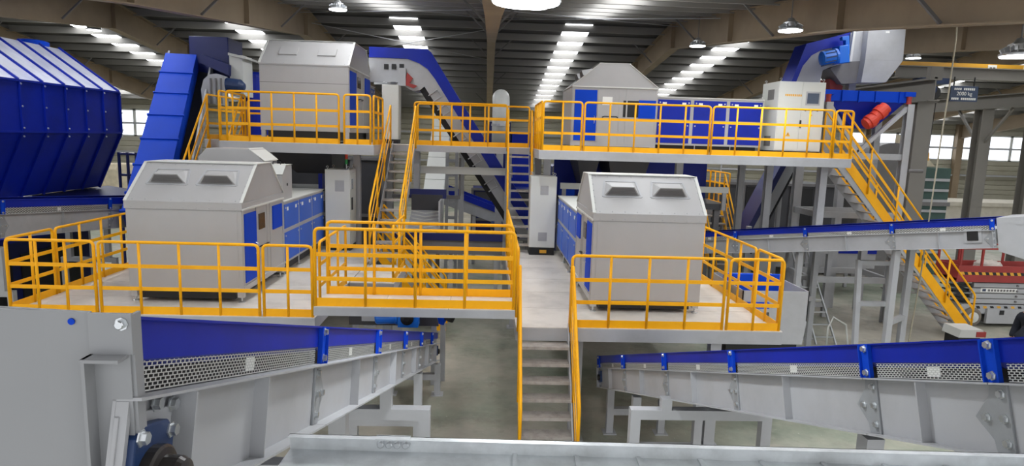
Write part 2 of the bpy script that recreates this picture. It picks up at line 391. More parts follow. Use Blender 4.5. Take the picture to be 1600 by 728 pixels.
# ------------------------------------------------------------------ sorting machine with hood, door face and cabinet row
def machine(label, loc, rotz=0, sx=1, W=1.85, D=2.12, zb=.2, ze=1.55, zf=1.67, zt=2.27, yr=(.72, 1.42), L=3.1, ncab=3, cz=(.24, .9, 1.47), cx_in=0.0, flat=False, open_win=False, seam=None, gap_light=False):
    t = thing('sorting_machine', label, 'machine', loc, (0, 0, rotz), group='grey sorting machines with blue doors')
    h = W/2
    def P_(mb, name, m, parent=t, **k):
        if sx < 0: mb.mirror_x()
        return build(mb, name, m, parent, world=False, **k)
    P_(MB().box(-h, h, 0, D, zb, ze), 'body', 'paint_grey', bevel=.008)
    fp = P_(MB().box(-h+.07, h-.07, -.006, .01, zb+.02, ze-.015), 'front_panel', 'paint_grey')
    if seam: P_(MB().box(-h, h, -.008, 0, seam-.006, seam+.006), 'seam_strip', 'paint_steel_dark')
    P_(MB().box(-h+.16, h-.16, .05, D-.05, .06, zb), 'plinth', 'black')
    for ix, iy in ((-1, 0), (1, 0), (-1, 1), (1, 1)):
        cx = ix*(h-.06); cy = .06 if iy == 0 else D-.06
        P_(MB().box(cx-.05, cx+.05, cy-.05, cy+.05, .09, zb), 'leg', 'paint_grey')
        ft = P_(MB().lathe([(.055, 0), (.055, .018), (.025, .028), (.014, .03), (.014, .1)], (cx+.0, cy, 0), n_=14), 'foot', 'zinc')
    # fascia band and hood
    mb = MB()
    o = .014
    mb.box(-h-o, h+o, -o, 0, ze, zf); mb.box(-h-o, h+o, D, D+o, ze, zf); mb.box(-h-o, -h, 0, D, ze, zf); mb.box(h, h+o, 0, D, ze, zf)
    mb.box(-h, h, 0, D, ze, zf-.002)
    P_(mb, 'fascia', 'paint_grey')
    P_(MB().prism([(-h, -.005, zf), (-h, yr[0], zt), (-h, yr[1], zt), (-h, D+.005, zf)], (W, 0, 0)), 'hood', 'paint_grey', bevel=.006)
    mb = MB().box(-h-.01, h+.01, yr[0]-.03, yr[1]+.03, zt, zt+.012)
    for a in ((-h, yr[0], zt, -.005, zf), (h, yr[0], zt, -.005, zf)):
        mb.bar((a[0], a[3], a[4]+.006), (a[0], a[1], a[2]+.006), .05, .014)
        mb.bar((a[0], D+.005, a[4]+.006), (a[0], yr[1], a[2]+.006), .05, .014)
    P_(mb, 'hood_trim', 'paint_light')
    # rivets along the hood edges
    mb = MB(); sl = Vector((0, yr[0]+.005, zt-zf)); nrm = Vector((0, -(zt-zf), yr[0]+.005)).normalized()
    for i in range(9):
        x = -h+.1+(W-.2)*i/8
        for tt in (.05, .95):
            q = Vector((x, -.005, zf))+sl*tt; mb.lathe([(.009, 0), (.006, .008)], q, nrm, 6)
        mb.lathe([(.009, 0), (.006, .008)], (x, -o, ze+.025), (0, -1, 0), 6)
    for i in range(6):
        for x in (-h+.035, h-.035): mb.lathe([(.009, 0), (.006, .008)], Vector((x, -.005, zf))+sl*(.1+.8*i/5), nrm, 6)
    P_(mb, 'rivet_row', 'paint_steel')
    # vents on the sloping face
    su = sl.normalized()
    for cx in (-W*.215, W*.225):
        b0 = Vector((cx, -.005, zf))+sl*(.36 if flat else .46)
        if flat:
            mb = MB(); a = b0-Vector((.22, 0, 0)); q = [a, a+Vector((.44, 0, 0)), a+Vector((.44, 0, 0))+su*.3, a+su*.3]; mb.prism(q, nrm*.03); P_(mb, 'hatch', 'paint_grey', bevel=.005)
            continue
        lo = [b0+Vector((-.30, 0, 0)), b0+Vector((.30, 0, 0)), b0+Vector((.24, 0, 0))+su*.30, b0+Vector((-.24, 0, 0))+su*.30]
        hi = [b0+Vector((-.19, 0, 0))+nrm*.15+su*.06, b0+Vector((.19, 0, 0))+nrm*.15+su*.06, b0+Vector((.2, 0, 0))+nrm*.03+su*.28, b0+Vector((-.2, 0, 0))+nrm*.03+su*.28]
        v = P_(MB().hull8(lo, hi), 'vent_hood', 'paint_grey')
        mb = MB()
        for i in range(5):
            f0 = .1+.17*i; a0 = lo[0].lerp(hi[0], f0); a1 = lo[1].lerp(hi[1], f0); dn = (hi[0]-lo[0]).normalized()
            k0 = a0+Vector((.03, 0, 0)); k1 = a1-Vector((.03, 0, 0)); mb.bar(k0-nrm.cross(Vector((1,0,0)))*0+Vector((0,-.008,-.006)), k1+Vector((0,-.008,-.006)), .012, .004)
        P_(mb, 'louvre', 'paint_steel_dark', v)
        nf = (lo[1]-lo[0]).cross(hi[0]-lo[0]).normalized(); nf = -nf if nf.dot(nrm) < 0 and nf.y > 0 else nf
        if nf.y > 0: nf = -nf
        q4 = [lo[0].lerp(hi[0], .12)+Vector((.025, 0, 0)), lo[1].lerp(hi[1], .12)-Vector((.025, 0, 0)), lo[1].lerp(hi[1], .9)-Vector((.02, 0, 0)), lo[0].lerp(hi[0], .9)+Vector((.02, 0, 0))]
        P_(MB().prism(q4, nf*.004), 'louvre_panel', 'paint_steel_dark', v)
        mb = MB(); e = .03
        fl_ = [b0+Vector((-.33, 0, 0))-su*e, b0+Vector((.33, 0, 0))-su*e, b0+Vector((.27, 0, 0))+su*.34, b0+Vector((-.27, 0, 0))+su*.34]
        for i in range(4): mb.bar(fl_[i]+nrm*.004, fl_[(i+1) % 4]+nrm*.004, .03, .008, nrm)
        P_(mb, 'vent_flange', 'paint_steel', v)
    # door face at x=+h
    x1 = h
    mb = MB().bar((x1+.015, -.01, ze+.01), (x1+.015, D+.01, ze+.01), .03, .03); P_(mb, 'eave_trim', 'paint_light')
    mb = MB()
    for yy in (.04, D*.31, D*.56, D*.64, D-.03): mb.box(x1, x1+.012, yy-.018, yy+.018, zb, ze)
    mb.box(x1, x1+.02, 0, D, zb, zb+.09)
    P_(mb, 'frame_strip', 'paint_grey')
    d = P_(MB().box(x1+.001, x1+.022, .07, D*.29, zb+.13, ze-.07), 'door', 'blue', bevel=.004)
    mb = MB().tube([(x1+.02, D*.265, zb+.55), (x1+.06, D*.265, zb+.57), (x1+.06, D*.265, zb+.72), (x1+.02, D*.265, zb+.74)], .009, 6); P_(mb, 'door_handle', 'zinc', d)
    if open_win:
        P_(MB().box(x1+.001, x1+.006, D*.6, D*.78, ze-.7, ze-.3), 'opening', 'black')
        P_(MB().box(x1+.005, x1+.02, D*.78, D*.98, ze-.72, ze-.28).box(x1+.02, x1+.03, D*.8, D*.82, ze-.6, ze-.4), 'hatch_door', 'blue')
        P_(MB().box(x1+.001, x1+.008, D*.355, D*.47, ze-.42, ze-.22), 'notice_sheet', 'white_paper', label='white notice sheet')
    else:
        P_(MB().box(x1+.001, x1+.014, D*.36, D*.50, ze-.42, ze-.14), 'window_pane', 'glass_dark', label='small dark viewing window')
        P_(MB().box(x1+.001, x1+.02, D*.7, D*.95, ze-.52, ze-.08), 'door', 'blue', label='small blue square door')
    mb = MB().tube([(x1+.01, D*.36, ze-.72), (x1+.06, D*.38, ze-.7), (x1+.06, D*.52, ze-.7), (x1+.01, D*.54, ze-.72)], .014, 6); P_(mb, 'grab_handle', 'black')
    # cabinet row behind
    xc = x1-cx_in; y0 = D+.02
    P_(MB().box(xc-.95, xc, y0, y0+L, cz[0], cz[2]), 'cabinet_frame', 'paint_grey')
    P_(MB().box(xc-.97, xc+.02, y0, y0+L, cz[2], cz[2]+.025), 'cabinet_top', 'paint_light')
    P_(MB().box(xc-.9, xc-.1, y0+.1, y0+L-.1, .05, cz[0]), 'cabinet_plinth', 'black')
    for i in range(ncab):
        ya = y0+L*i/ncab+.045; yb = y0+L*(i+1)/ncab-.045
        for (za, zc, up) in ((cz[0]+.05, cz[1]-.04, 0), (cz[1]+.04, cz[2]-.05, 1)):
            d = P_(MB().box(xc, xc+.014, ya, yb, za, zc), 'cabinet_door', 'blue_panel' if not open_win else 'blue_deep', bevel=.003)
            if up:
                for yy in (ya+.2*(yb-ya), yb-.2*(yb-ya)):
                    P_(MB().box(xc+.014, xc+.018, yy-.05, yy+.05, zc-.13, zc-.06), 'label_plate', 'white_paper', d)
            [P_(MB().lathe([(.018, 0), (.018, .012), (.01, .014)], (xc+.014, y_, zc-.07), (1, 0, 0), 8), 'latch', 'alu', d) for y_ in (ya+.05, yb-.05)]
        for xx in (xc-.06,):
            P_(MB().lathe([(.05, 0), (.05, .018), (.014, .03), (.014, cz[0])], (xx, ya+.1, 0), n_=10), 'foot', 'zinc')
    return t
# ------------------------------------------------------------------ belt conveyor in its own frame (y away, z up, visible side at x=0, body towards s)
def perforated(mb, y0, y1, z0, z1, x, pitch, rows):
    hz = (z1-z0)/rows; g = hz*.27
    for i in range(rows+1):
        zc = z0+hz*i; a = .5*g if 0 < i < rows else .7*g
        mb.quad((x, y0, zc-a), (x, y1, zc-a), (x, y1, zc+a), (x, y0, zc+a))
    tw = pitch*.13
    for i in range(rows):
        off = 0 if i % 2 else pitch/2; yv = y0+off
        while yv <= y1+1e-6:
            a = max(y0, yv-tw); b = min(y1, yv+tw)
            if b > a: mb.quad((x, a, z0+hz*i), (x, b, z0+hz*i), (x, b, z0+hz*(i+1)), (x, a, z0+hz*(i+1)))
            yv += pitch
def conveyor(label, loc, rot, L, W, s, joints, k=1.0, pitch=.027, rows=8, y_start=0.0, coarse_from=6.0, guard='blue_deep', bolts=True, navy='blue_deep', end_cap=False):
    t = thing('belt_conveyor', label, 'conveyor', loc, rot, group='grey belt conveyors with blue guards')
    def P_(mb, name, m, parent=t, **kw): return build(mb, name, m, parent, world=False, **kw)
    zt, zm, zs, zbm = 0.0, -.098*k, -.19*k, -.50*k
    js = [y_start]+[j for j in joints if y_start < j < L]+[L]
    for i in range(len(js)-1):
        a, b = js[i]+.004, js[i+1]-.004
        P_(MB().box(0, s*.008, a, b, zbm, zs), 'side_plate', 'paint_steel')
        mb = MB().box(-s*.06, s*.008, a, b, zs-.008, zs); P_(mb, 'top_flange', 'paint_steel')
        P_(MB().box(-s*.07, s*.008, a, b, zbm-.009, zbm), 'bottom_flange', 'paint_steel')
        # guard above: blue strip with folded lips, perforated sheet under it
        mb = MB().box(-s*.012, -s*.006, a, b, zm, zt-.004); mb.box(-s*.03, s*.05, a, b, zt-.004, zt+.004)
        mb.prism([(-s*.012, a, zm), (-s*.012, a, zm-.004), (s*.03, a, zm-.03), (s*.03, a, zm-.026)], (0, b-a, 0))
        P_(mb, 'blue_guard', guard)
        pc = pitch if js[i] < coarse_from else pitch*1.7; rw = rows if js[i] < coarse_from else 5
        mb = MB(); perforated(mb, a+.05, b-.05, zs+.006, zm-.002, -s*.004, pc*k, rw)
        mp = P_(mb, 'perforated_sheet', 'paint_light')
        yc = (a+b)/2-.05
        P_(MB().box(-s*.002, s*.001, yc-.045, yc+.045, zs+.015*k, zs+.065*k), 'white_tag', 'white_paper', mp)
        P_(MB().box(s*.045, s*.053, a, b, zs, zt-.01), 'inner_skirt', 'black')
        # mid stiffener
        ym = (a+b)/2+.02
        P_(MB().box(-s*.055, 0, ym, ym+.008, zbm, zs-.008), 'stiffener', 'paint_steel')
    for j in joints:
        if not (y_start-.01 <= j <= L): continue
        br = P_(MB().box(-s*.035, -s*.012, j-.035, j+.035, zs, zt+.002).box(-s*.05, -s*.012, j+.027, j+.035, zs, zt), 'guard_bracket', 'blue')
        hx = [(-.045, zs-.01), (.05, zs-.01), (.06, zs-.06*k), (.15, (zs+zbm)/2), (.06, zbm+.06*k), (.05, zbm), (-.045, zbm)]
        sp = P_(MB().prism([(-s*.014, j+a, b) for a, b in hx], (s*.014, 0, 0)), 'splice_plate', 'plate_grey', bevel=.003)
        if bolts:
            q = ax_quat((-s, 0, 0))
            for zz in (zs-.05*k, (zs+zbm)/2, zbm+.05*k):
                inst('bolt', BOLT_S, sp, (-s*.014, j-.015, zz), q, world=False)
            inst('bolt', BOLT_S, sp, (-s*.014, j+.08, (zs+zbm)/2), q, world=False)
            for zz in (zt-.025, zs+.03): inst('bolt', BOLT_S, br, (-s*.035, j-.005, zz), q, world=False)
    if end_cap: P_(MB().box(0, s*W, y_start-.012, y_start-.002, zbm, zt), 'end_cap', 'paint_steel')
    P_(MB().box(s*.06, s*(W-.06), y_start+.1, L-.1, zs-.02, zs-.008), 'belt', 'rubber')
    P_(MB().box(s*(W-.008), s*W, y_start, L, zbm, zs).box(s*(W-.008), s*(W+.05), y_start, L, zs-.008, zs), 'far_side_plate', 'paint_steel')
    P_(MB().box(s*(W-.006), s*(W+.012), y_start, L, zs, zt).box(s*(W-.05), s*(W+.03), y_start, L, zt-.004, zt+.004), 'far_guard', guard)
    mb = MB()
    yv = y_start+.4
    while yv < L-.2: mb.tube([(s*.02, yv, zs-.06), (s*(W-.02), yv, zs-.06)], .04, 10); yv += 1.2
    P_(mb, 'idler_roller', 'paint_steel_dark')
    P_(MB().tube([(s*.03, L-.12, (zs+zbm)/2), (s*(W-.03), L-.12, (zs+zbm)/2)], .12*k, 16), 'tail_drum', 'paint_steel_dark')
    mb = MB().box(-s*.03, 0, L-.2, L-.04, zbm+.08*k, zs-.05*k); b = P_(mb, 'tail_bearing', 'blue_cast')
    P_(MB().lathe([(.05, 0), (.05, .03), (.02, .04)], (-s*.03, L-.12, (zs+zbm)/2), (-s, 0, 0), 12), 'bearing_cap', 'bearing_cap', b)
    return t
def portal(t, y, xl, xr, zbeam, stub_x, stub_tops, name='support_frame', m='paint_steel', w_=.11):
    mb = MB(); mb.bar((xl, y, zbeam), (xr, y, zbeam), .11, w_)
    for x in (xl+w_/2, xr-w_/2): mb.bar((x, y, 0), (x, y, zbeam-w_/2), w_, .11, (0,1,0))
    for x, z in zip(stub_x, stub_tops): mb.bar((x, y, zbeam+w_/2), (x, y, z), w_, .11, (0,1,0))
    o = build(mb, name, m, t)
    for x in (xl+w_/2, xr-w_/2): B('base_plate', m, o, (x-.11, x+.11, y-.11, y+.11, 0, .015))
    return o
def cabinet(label, loc, W, D, H_, doors=1, side_vents=True, vents='front', rotz=0, plinth=.12):
    t = thing('control_cabinet', label, 'cabinet', loc, (0, 0, rotz), group='light grey control cabinets')
    def P_(mb, name, m, parent=t, **kw): return build(mb, name, m, parent, world=False, **kw)
    P_(MB().box(-W/2, W/2, 0, D, plinth, H_), 'body', 'paint_light', bevel=.01)
    P_(MB().box(-W/2+.01, W/2-.01, .01, D-.01, 0, plinth), 'plinth', 'black')
    for x in (-W/2+.05, W/2-.05):
        for yy in (.05, D-.05): P_(MB().tube([(x, yy, H_), (x, yy, H_+.03)]+[(x+.025*math.cos(a), yy, H_+.055+.025*math.sin(a)) for a in [i*.6-1.2 for i in range(9)]], .007, 6), 'lifting_eye', 'zinc')
    return t, P_
# ------------------------------------------------------------------ lower platforms
LD, UD, BD = 1.95, 4.55, 2.35
deck('left_platform', 'lower left steel platform carrying the left grey machine', -7.3, -2.62, 9.75, 16.2, LD, cols=((-7.0, 10.0, 0), (-4.9, 10.0, 0), (-2.85, 10.1, 0), (-7.0, 15.8, 0), (-2.85, 15.8, 0)), along='y', plate=1.1)
deck('right_platform', 'lower right steel platform carrying the right grey machine', .5, 4.65, 9.45, 16.3, LD, cols=((3.65, 9.6, 0), (1.5, 9.8, 0), (4.4, 15.9, 0), (.75, 15.9, 0)), along='y', plate=1.1)
deck('bridge_platform', 'narrow steel footbridge between the two lower platforms', -2.42, .45, 8.95, 9.75, BD, cols=(), along='x', plate=1.0, beam=.12)
deck('landing_platform', 'small landing behind the footbridge at the foot of the left steel stairs', -2.6, -1.75, 12.2, 14.0, LD, cols=((-1.9, 12.4, 0), (-1.9, 13.8, 0)), along='y', plate=.9)
yf = 9.79
rail((-7.22, yf, LD), (-5.93, yf, LD), 'yellow front guard rail at the far left corner of the lower left platform', 2)
rail((-5.86, yf, LD), (-3.47, yf, LD), 'yellow front guard rail before the lower left grey machine', 3)
rail((-3.40, yf, LD), (-2.66, yf, LD), 'short yellow guard rail right of the lower left machine, before the blue cabinet row', 1)
rail((-7.26, 9.85, LD), (-7.26, 10.9, LD), 'short yellow side rail, nearer one on the left edge of the lower left platform', 1)
rail((-7.26, 10.97, LD), (-7.26, 14.2, LD), 'long yellow side rail, farther one on the left edge of the lower left platform', 4)
rail((-2.65, 10.2, LD), (-2.65, 12.1, LD), 'yellow side rail running back behind the left end of the footbridge', 2)
rail((-2.40, 8.99, BD), (.43, 8.99, BD), 'wide yellow front guard rail of the middle footbridge', 3)
rail((-2.40, 9.71, BD), (.43, 9.71, BD), 'yellow rear guard rail of the middle footbridge, behind the front one', 3)
rail((1.33, 9.49, LD), (3.70, 9.49, LD), 'yellow front guard rail before the lower right grey machine', 3)
rail((3.77, 9.49, LD), (4.60, 9.49, LD), 'short yellow front guard rail at the right corner of the lower right platform', 1)
rail((4.61, 9.57, LD), (4.61, 10.48, LD), 'short yellow side rail, nearer one on the right edge of the lower right platform', 1)
rail((4.61, 10.55, LD), (4.61, 14.5, LD), 'long yellow side rail, farther one on the right edge of the lower right platform', 5)
rail((.53, 10.0, LD), (.53, 15.6, LD), 'yellow side rail seen end-on along the walkway beside the lower right cabinet', 6)
rail((-1.78, 12.3, LD), (-1.78, 13.95, LD), 'yellow rail on the landing behind the footbridge', 1)
# front stairs
stair('steel_stairs', 'grey steel stairs in the middle leading down from the walkway to the floor', (.56, 9.43, LD), (0, -1, 0), (1, 0, 0), .74, 0, 9, 1.25)
rail((1.33, 9.40, LD-.05), (1.33, 8.2, .15), 'yellow sloping handrail on the right of the middle steel stairs', 1, h=1.05, toe=True, toe_h=.1, bars=(.4, .72))
rail((.53, 9.40, LD-.05), (.53, 8.2, .15), 'yellow sloping handrail on the left of the middle steel stairs', 1, h=1.05, toe=True, toe_h=.1, bars=(.4, .72))
# stairs behind the footbridge, going down to the right
stair('steel_stairs', 'yellow stairs behind the footbridge going down to the right', (-2.60, 15.5, LD), (1, 0, 0), (0, 1, 0), .66, 0, 9, 1.55, strm='yellow')
rail((-2.6, 15.47, LD), (-.98, 15.47, .1), 'nearer yellow sloping handrail of the stairs behind the footbridge', 2, toe=False, bars=(.45, .8))
rail((-2.6, 16.18, LD), (-.98, 16.18, .1), 'farther yellow sloping handrail of the stairs behind the footbridge', 2, toe=False, bars=(.45, .8))
# ------------------------------------------------------------------ machines
ml = machine('grey sorting machine with two roof vents on the lower left platform', (-4.905, 10.52, LD), W=1.85)
mr = machine('grey sorting machine with two roof vents on the lower right platform', (2.71, 10.40, LD), sx=-1, W=1.86, D=1.95, yr=(.68, 1.25), L=3.25)
# housings standing behind the hood of the lower left machine
mb = MB().prism([(-5.62, 12.75, 3.2), (-5.62, 12.75, 4.26), (-5.45, 12.75, 4.44), (-4.62, 12.75, 4.44), (-4.36, 12.75, 4.2), (-4.36, 12.75, 3.2)], (0, .8, 0)); build(mb, 'rear_housing', 'paint_grey', ml, bevel=.01)
build(MB().prism([(-4.66, 12.74, 4.45), (-4.34, 12.74, 4.21), (-4.34, 12.74, 4.22), (-4.65, 12.74, 4.46)], (0, .82, 0)), 'sloping_lid', 'paint_light', ml)
B('housing_leg', 'paint_grey', ml, (-5.5, -5.4, 12.85, 12.95, LD, 3.2), (-4.95, -4.9, 13.3, 13.4, LD, 3.2), (-5.5, -5.4, 13.4, 13.5, LD, 3.2))
mb = MB().prism([(-4.4, 12.78, 3.445), (-4.4, 12.78, 3.95), (-4.4, 13.0, 4.12), (-4.4, 13.4, 4.12), (-4.4, 13.4, 3.445)], (.38, 0, 0)); build(mb, 'rear_housing', 'paint_grey', ml, bevel=.008)
build(MB().prism([(-4.41, 12.77, 3.955), (-4.41, 13.0, 4.13), (-4.41, 13.41, 4.13), (-4.41, 13.41, 4.14), (-4.41, 12.99, 4.14), (-4.41, 12.76, 3.965)], (.40, 0, 0)), 'housing_lid', 'paint_light', ml)
build(MB().tube([(-4.3, 13.1, 4.13), (-4.3, 13.1, 4.19), (-4.15, 13.1, 4.19), (-4.15, 13.1, 4.13)], .012, 6), 'lid_handle', 'black', ml)
B('button', 'black', ml, (-4.02, -4.01, 13.05, 13.1, 3.72, 3.77))
# control cabinets on the lower platforms
def grille(P_, x0, x1, z0, z1, y=-.006):
    g = P_(MB().box(x0, x1, y, .0, z0, z1), 'vent_grille', 'paint_steel'); mb = MB(); n_ = 7
    for i in range(n_): zz = z0+(z1-z0)*(i+.5)/n_; mb.box(x0+.015, x1-.015, y-.006, y, zz-.006, zz+.004)
    P_(mb, 'grille_slat', 'paint_grey', g)
t, P_ = cabinet('tall light cabinet with two grilles on the walkway of the lower right platform', (1.40, 15.62, LD), .64, .55, 1.95, plinth=.19)
grille(P_, -.08, .12, 1.5, 1.72); grille(P_, -.1, .12, .35, .57)
P_(MB().box(-.3, .3, -.004, 0, .22, 1.92), 'door', 'paint_light'); P_(MB().box(-.05, .12, -.006, .0, .05, .13), 'plinth_label', 'crane_yellow')
t, P_ = cabinet('tall light cabinet with one grille and signal tower beside the lower left blue cabinet row', (-3.60, 15.62, LD), .60, .7, 1.98)
grille(P_, -.06, .16, 1.45, 1.72)
P_(MB().box(.302, .31, .05, .65, .15, 1.9), 'door', 'paint_light'); P_(MB().box(.31, .33, .1, .2, 1.0, 1.3), 'door_handle', 'black'); P_(MB().box(.31, .315, .12, .3, 1.5, 1.75), 'display', 'screen')
sg = thing('signal_tower', 'red and green signal lamp on top of the lower left cabinet', 'signal lamp', (-3.42, 15.8, LD+1.985))
build(MB().tube([(0, 0, 0), (0, 0, .12)], .012, 8), 'stem', 'alu', sg, world=False); build(MB().lathe([(.035, .12), (.035, .24)], n_=14), 'green_light', 'green_lamp', sg, world=False); build(MB().lathe([(.035, .24), (.035, .44), (.02, .46)], n_=14), 'red_light', 'red', sg, world=False)
# ------------------------------------------------------------------ foreground conveyors
JL = [1.735*i for i in range(0, 7)]
pl = math.atan(.316); cl = math.cos(pl)
lc = conveyor('grey belt conveyor in the left foreground running down towards the middle', (-.875, 1.52, 4.348), (-pl, 0, 0), 10.9, .85, -1, [1.90+1.84*i for i in range(0, 6)], coarse_from=6, y_start=.03)
pr_ = math.atan(.362); yw = math.atan(.045)
rc = conveyor('grey belt conveyor in the right foreground running down under the right platform', (2.32, 2.2, 4.149), (-pr_, 0, yw), 8.6, .95, 1, [-.8, .53, 1.42, 3.27, 5.10, 6.93, 8.5], coarse_from=5.5, y_start=-1.3, end_cap=True)
portal(lc, 6.0, -2.15, -.50, 2.10, (-1.66, -.93), (2.4, 2.4)); portal(lc, 8.4, -1.8, -.82, .9, (-1.75, -.87), (1.6, 1.6)); portal(lc, 11.5, -1.75, -.78, .35, (-1.7, -.83), (.6, .6)); portal(lc, 4.0, -2.15, -.85, 2.6, (-1.66, -.93), (3.0, 3.0))
portal(rc, 6.6, 1.63, 3.20, 1.86, (2.02, 3.0), (2.04, 2.04)); portal(rc, 10.0, 2.08, 3.05, .38, (2.13, 3.0), (.78, .78)); portal(rc, 3.7, 1.9, 3.5, 2.3, (2.45, 3.1), (3.02, 3.02)); portal(rc, 8.3, 2.05, 3.05, .6, (2.13, 3.0), (1.35, 1.35))
# head end of the left conveyor: bearing plate, bearing block, end chute
def lcw(y, z, x=0): return lc.matrix_basis @ Vector((x, y, z))
lc_m = Matrix.Translation((-.875, 1.52, 4.348)) @ Euler((-pl, 0, 0)).to_matrix().to_4x4()
def L_(mb, name, m, parent=lc, **k): return build(mb, name, m, parent, world=False, **k)
mt = L_(MB().box(.0, .012, .03, .30, -.46, -.235), 'bearing_plate', 'paint_steel', bevel=.003)
L_(MB().box(0, .07, .315, .325, -.5, -.2), 'plate_rib', 'paint_steel'); L_(MB().box(0, .03, .035, .05, -.50, -.2), 'plate_rib', 'paint_steel')
bb = L_(MB().prism([(.012, .05, -.52), (.012, .05, -.29), (.012, .09, -.26), (.012, .21, -.26), (.012, .25, -.29), (.012, .25, -.52)], (.035, 0, 0)), 'bearing_block', 'blue_cast', bevel=.006)
L_(MB().lathe([(.085, .03), (.085, .06), (.078, .065), (.06, .068), (.058, .105), (.05, .118), (.03, .122)], (.012, .15, -.40), (1, 0, 0), 28), 'bearing_cap', 'bearing_cap', bb, smooth=False)
for yy, zz in ((.075, -.29), (.225, -.29), (.075, -.49), (.225, -.49)): inst('bolt', BOLT_S, bb, (.047, yy, zz), ax_quat((1, 0, 0)), world=False)
for yy, zz in ((.2, -.22), (.29, -.23)): inst('bolt', BOLT_S, mt, (.012, yy, zz), ax_quat((1, 0, 0)), world=False)
ch = thing('end_chute', 'large plain grey end chute in the left foreground corner', 'chute', (-1.3, 1.4, 3.4))
cr_ = ray(207, 489, 1.5); xr_, zr_ = cr_.x, cr_.z; zl_ = ray(0, 478, 1.5).z
build(MB().prism([(-2.0, 1.5, 3.2), (xr_-.1, 1.5, 3.2), (xr_-.1, 1.5, zr_), (-1.2, 1.5, zl_), (-2.0, 1.4, zl_+.02)], (0, .01, 0)), 'chute_plate', 'chute_grey', ch)
B('corner_angle', 'chute_grey', ch, (xr_-.1, xr_-.092, 1.455, 1.5, 3.2, zr_-.10)); B('corner_strip', 'chute_grey', ch, (xr_-.092, xr_-.008, 1.494, 1.502, 3.2, zr_-.10))
B('bolt_tab', 'chute_grey', ch, (xr_-.1, xr_, 1.492, 1.500, zr_-.10, zr_)); B('gusset', 'chute_grey', ch, (xr_-.1, xr_-.012, 1.45, 1.5, zr_-.108, zr_-.1))
B('side_flange', 'chute_grey', ch, (xr_-.008, xr_, 1.5, 1.535, 3.2, zr_-.004))
h_ = ray(112, 502, 1.499); build(MB().lathe([(.008, 0), (.008, .003)], h_, (0, -1, 0), 16), 'bolt_hole', 'blue', ch)
h_ = ray(190, 506, 1.492); inst('bolt', BOLT, ch, h_, ax_quat((0, -1, 0)))
# galvanised tray across the bottom edge
tr = thing('galvanised_tray', 'galvanised steel cable tray crossing the bottom edge of the picture', 'cable tray', (.6, 1.8, 3.72))
build(MB().box(-.62, 2.2, 1.60, 1.93, 3.785, 3.791), 'tray_base', 'galv', tr)
build(MB().box(-.62, 2.2, 1.927, 1.93, 3.791, 3.842).box(-.62, 2.2, 1.905, 1.93, 3.839, 3.842), 'rear_side', 'galv', tr)
build(MB().box(-.62, 2.2, 1.74, 1.78, 3.80, 3.803).box(-.62, 2.2, 1.777, 1.78, 3.791, 3.803), 'middle_rib', 'galv', tr)
sp = B('splice_plate', 'galv', tr, (-.34, -.23, 1.923, 1.927, 3.80, 3.846)); B('splice_lip', 'galv', sp, (-.34, -.23, 1.90, 1.93, 3.8425, 3.846))
for x in (-.325, -.298, -.272, -.245): inst('bolt', BOLT, sp, (x, 1.923, 3.82), ax_quat((0, -1, 0))); inst('bolt', BOLT, tr, (x-.01, 1.70, 3.791), (0, 0, 0))
tr.rotation_euler.z = -.036; tr.location.z -= .006
for i in range(10): B('rung', 'galv', tr, (.1+.2*i, .115+.2*i, 1.79, 1.925, 3.791, 3.797))
# ------------------------------------------------------------------ helpers for things placed at a known depth
def bx(px0, py0, px1, py1, Y, dy):
    mx, my = (px0+px1)/2, (py0+py1)/2
    return (ray(px0, my, Y).x, ray(px1, my, Y).x, Y, Y+dy, ray(mx, py1, Y).z, ray(mx, py0, Y).z)
def poly(pts, Y): return [ray(a, b, Y) for a, b in pts]
# ------------------------------------------------------------------ upper platforms
deck('upper_left_platform', 'upper left steel platform carrying the upper left machine', -6.12, -2.62, 15.0, 19.6, UD, cols=((-5.9, 16.55, 0), (-3.3, 16.5, 0), (-5.9, 19.3, 0), (-2.9, 19.3, 0)), along='y', beam=.22)
deck('upper_side_platform', 'small upper platform at the head of the far left stairs', -7.2, -6.14, 16.75, 19.6, UD, cols=((-7.0, 19.3, 0),), along='y', beam=.2)
deck('upper_bridge_platform', 'upper steel footbridge in the middle linking both upper platforms', -2.60, 1.18, 17.3, 18.2, UD, cols=((-1.95, 18.0, 0), (.6, 18.0, 0)), along='x', beam=.16)
deck('upper_right_platform', 'long upper right steel platform carrying machine and blue cabinets', 1.2, 8.66, 15.0, 18.6, UD, cols=((1.55, 16.55, 0), (4.9, 16.25, 0), (7.35, 16.5, 0), (8.2, 15.4, 0), (7.35, 18.3, 0), (1.45, 18.3, 0)), along='x', beam=.2)
yf = 15.04
rail((-5.95, yf, UD), (-3.42, yf, UD), 'yellow guard rail before the upper left grey machine', 4)
rail((-3.30, yf, UD), (-2.70, yf, UD), 'short yellow guard rail at the front right corner of the upper left platform', 1)
rail((-2.64, 15.1, UD), (-2.64, 16.4, UD), 'yellow side rail beside the top of the left steel stairs', 1)
rail((-6.14, 15.1, UD), (-6.14, 16.7, UD), 'yellow side rail on the left edge of the upper left platform', 1)
rail((-7.16, 16.85, UD), (-7.16, 19.4, UD), 'yellow rail in front of the covered blue incline head', 2)
rail((-7.1, 19.5, UD), (-5.8, 19.5, UD), 'yellow rear rail left of the upper left machine', 1)
rail((-1.95, 17.34, UD), (.50, 17.34, UD), 'yellow front guard rail of the upper middle footbridge', 4)
rail((-1.95, 18.15, UD), (1.15, 18.15, UD), 'yellow rear guard rail of the upper middle footbridge', 4)
rail((1.25, 15.1, UD), (1.25, 17.25, UD), 'yellow side rail on the left edge of the upper right platform, seen end-on', 3)
rail((1.28, yf, UD), (2.18, yf, UD), 'short yellow guard rail left of the upper right blue door', 1)
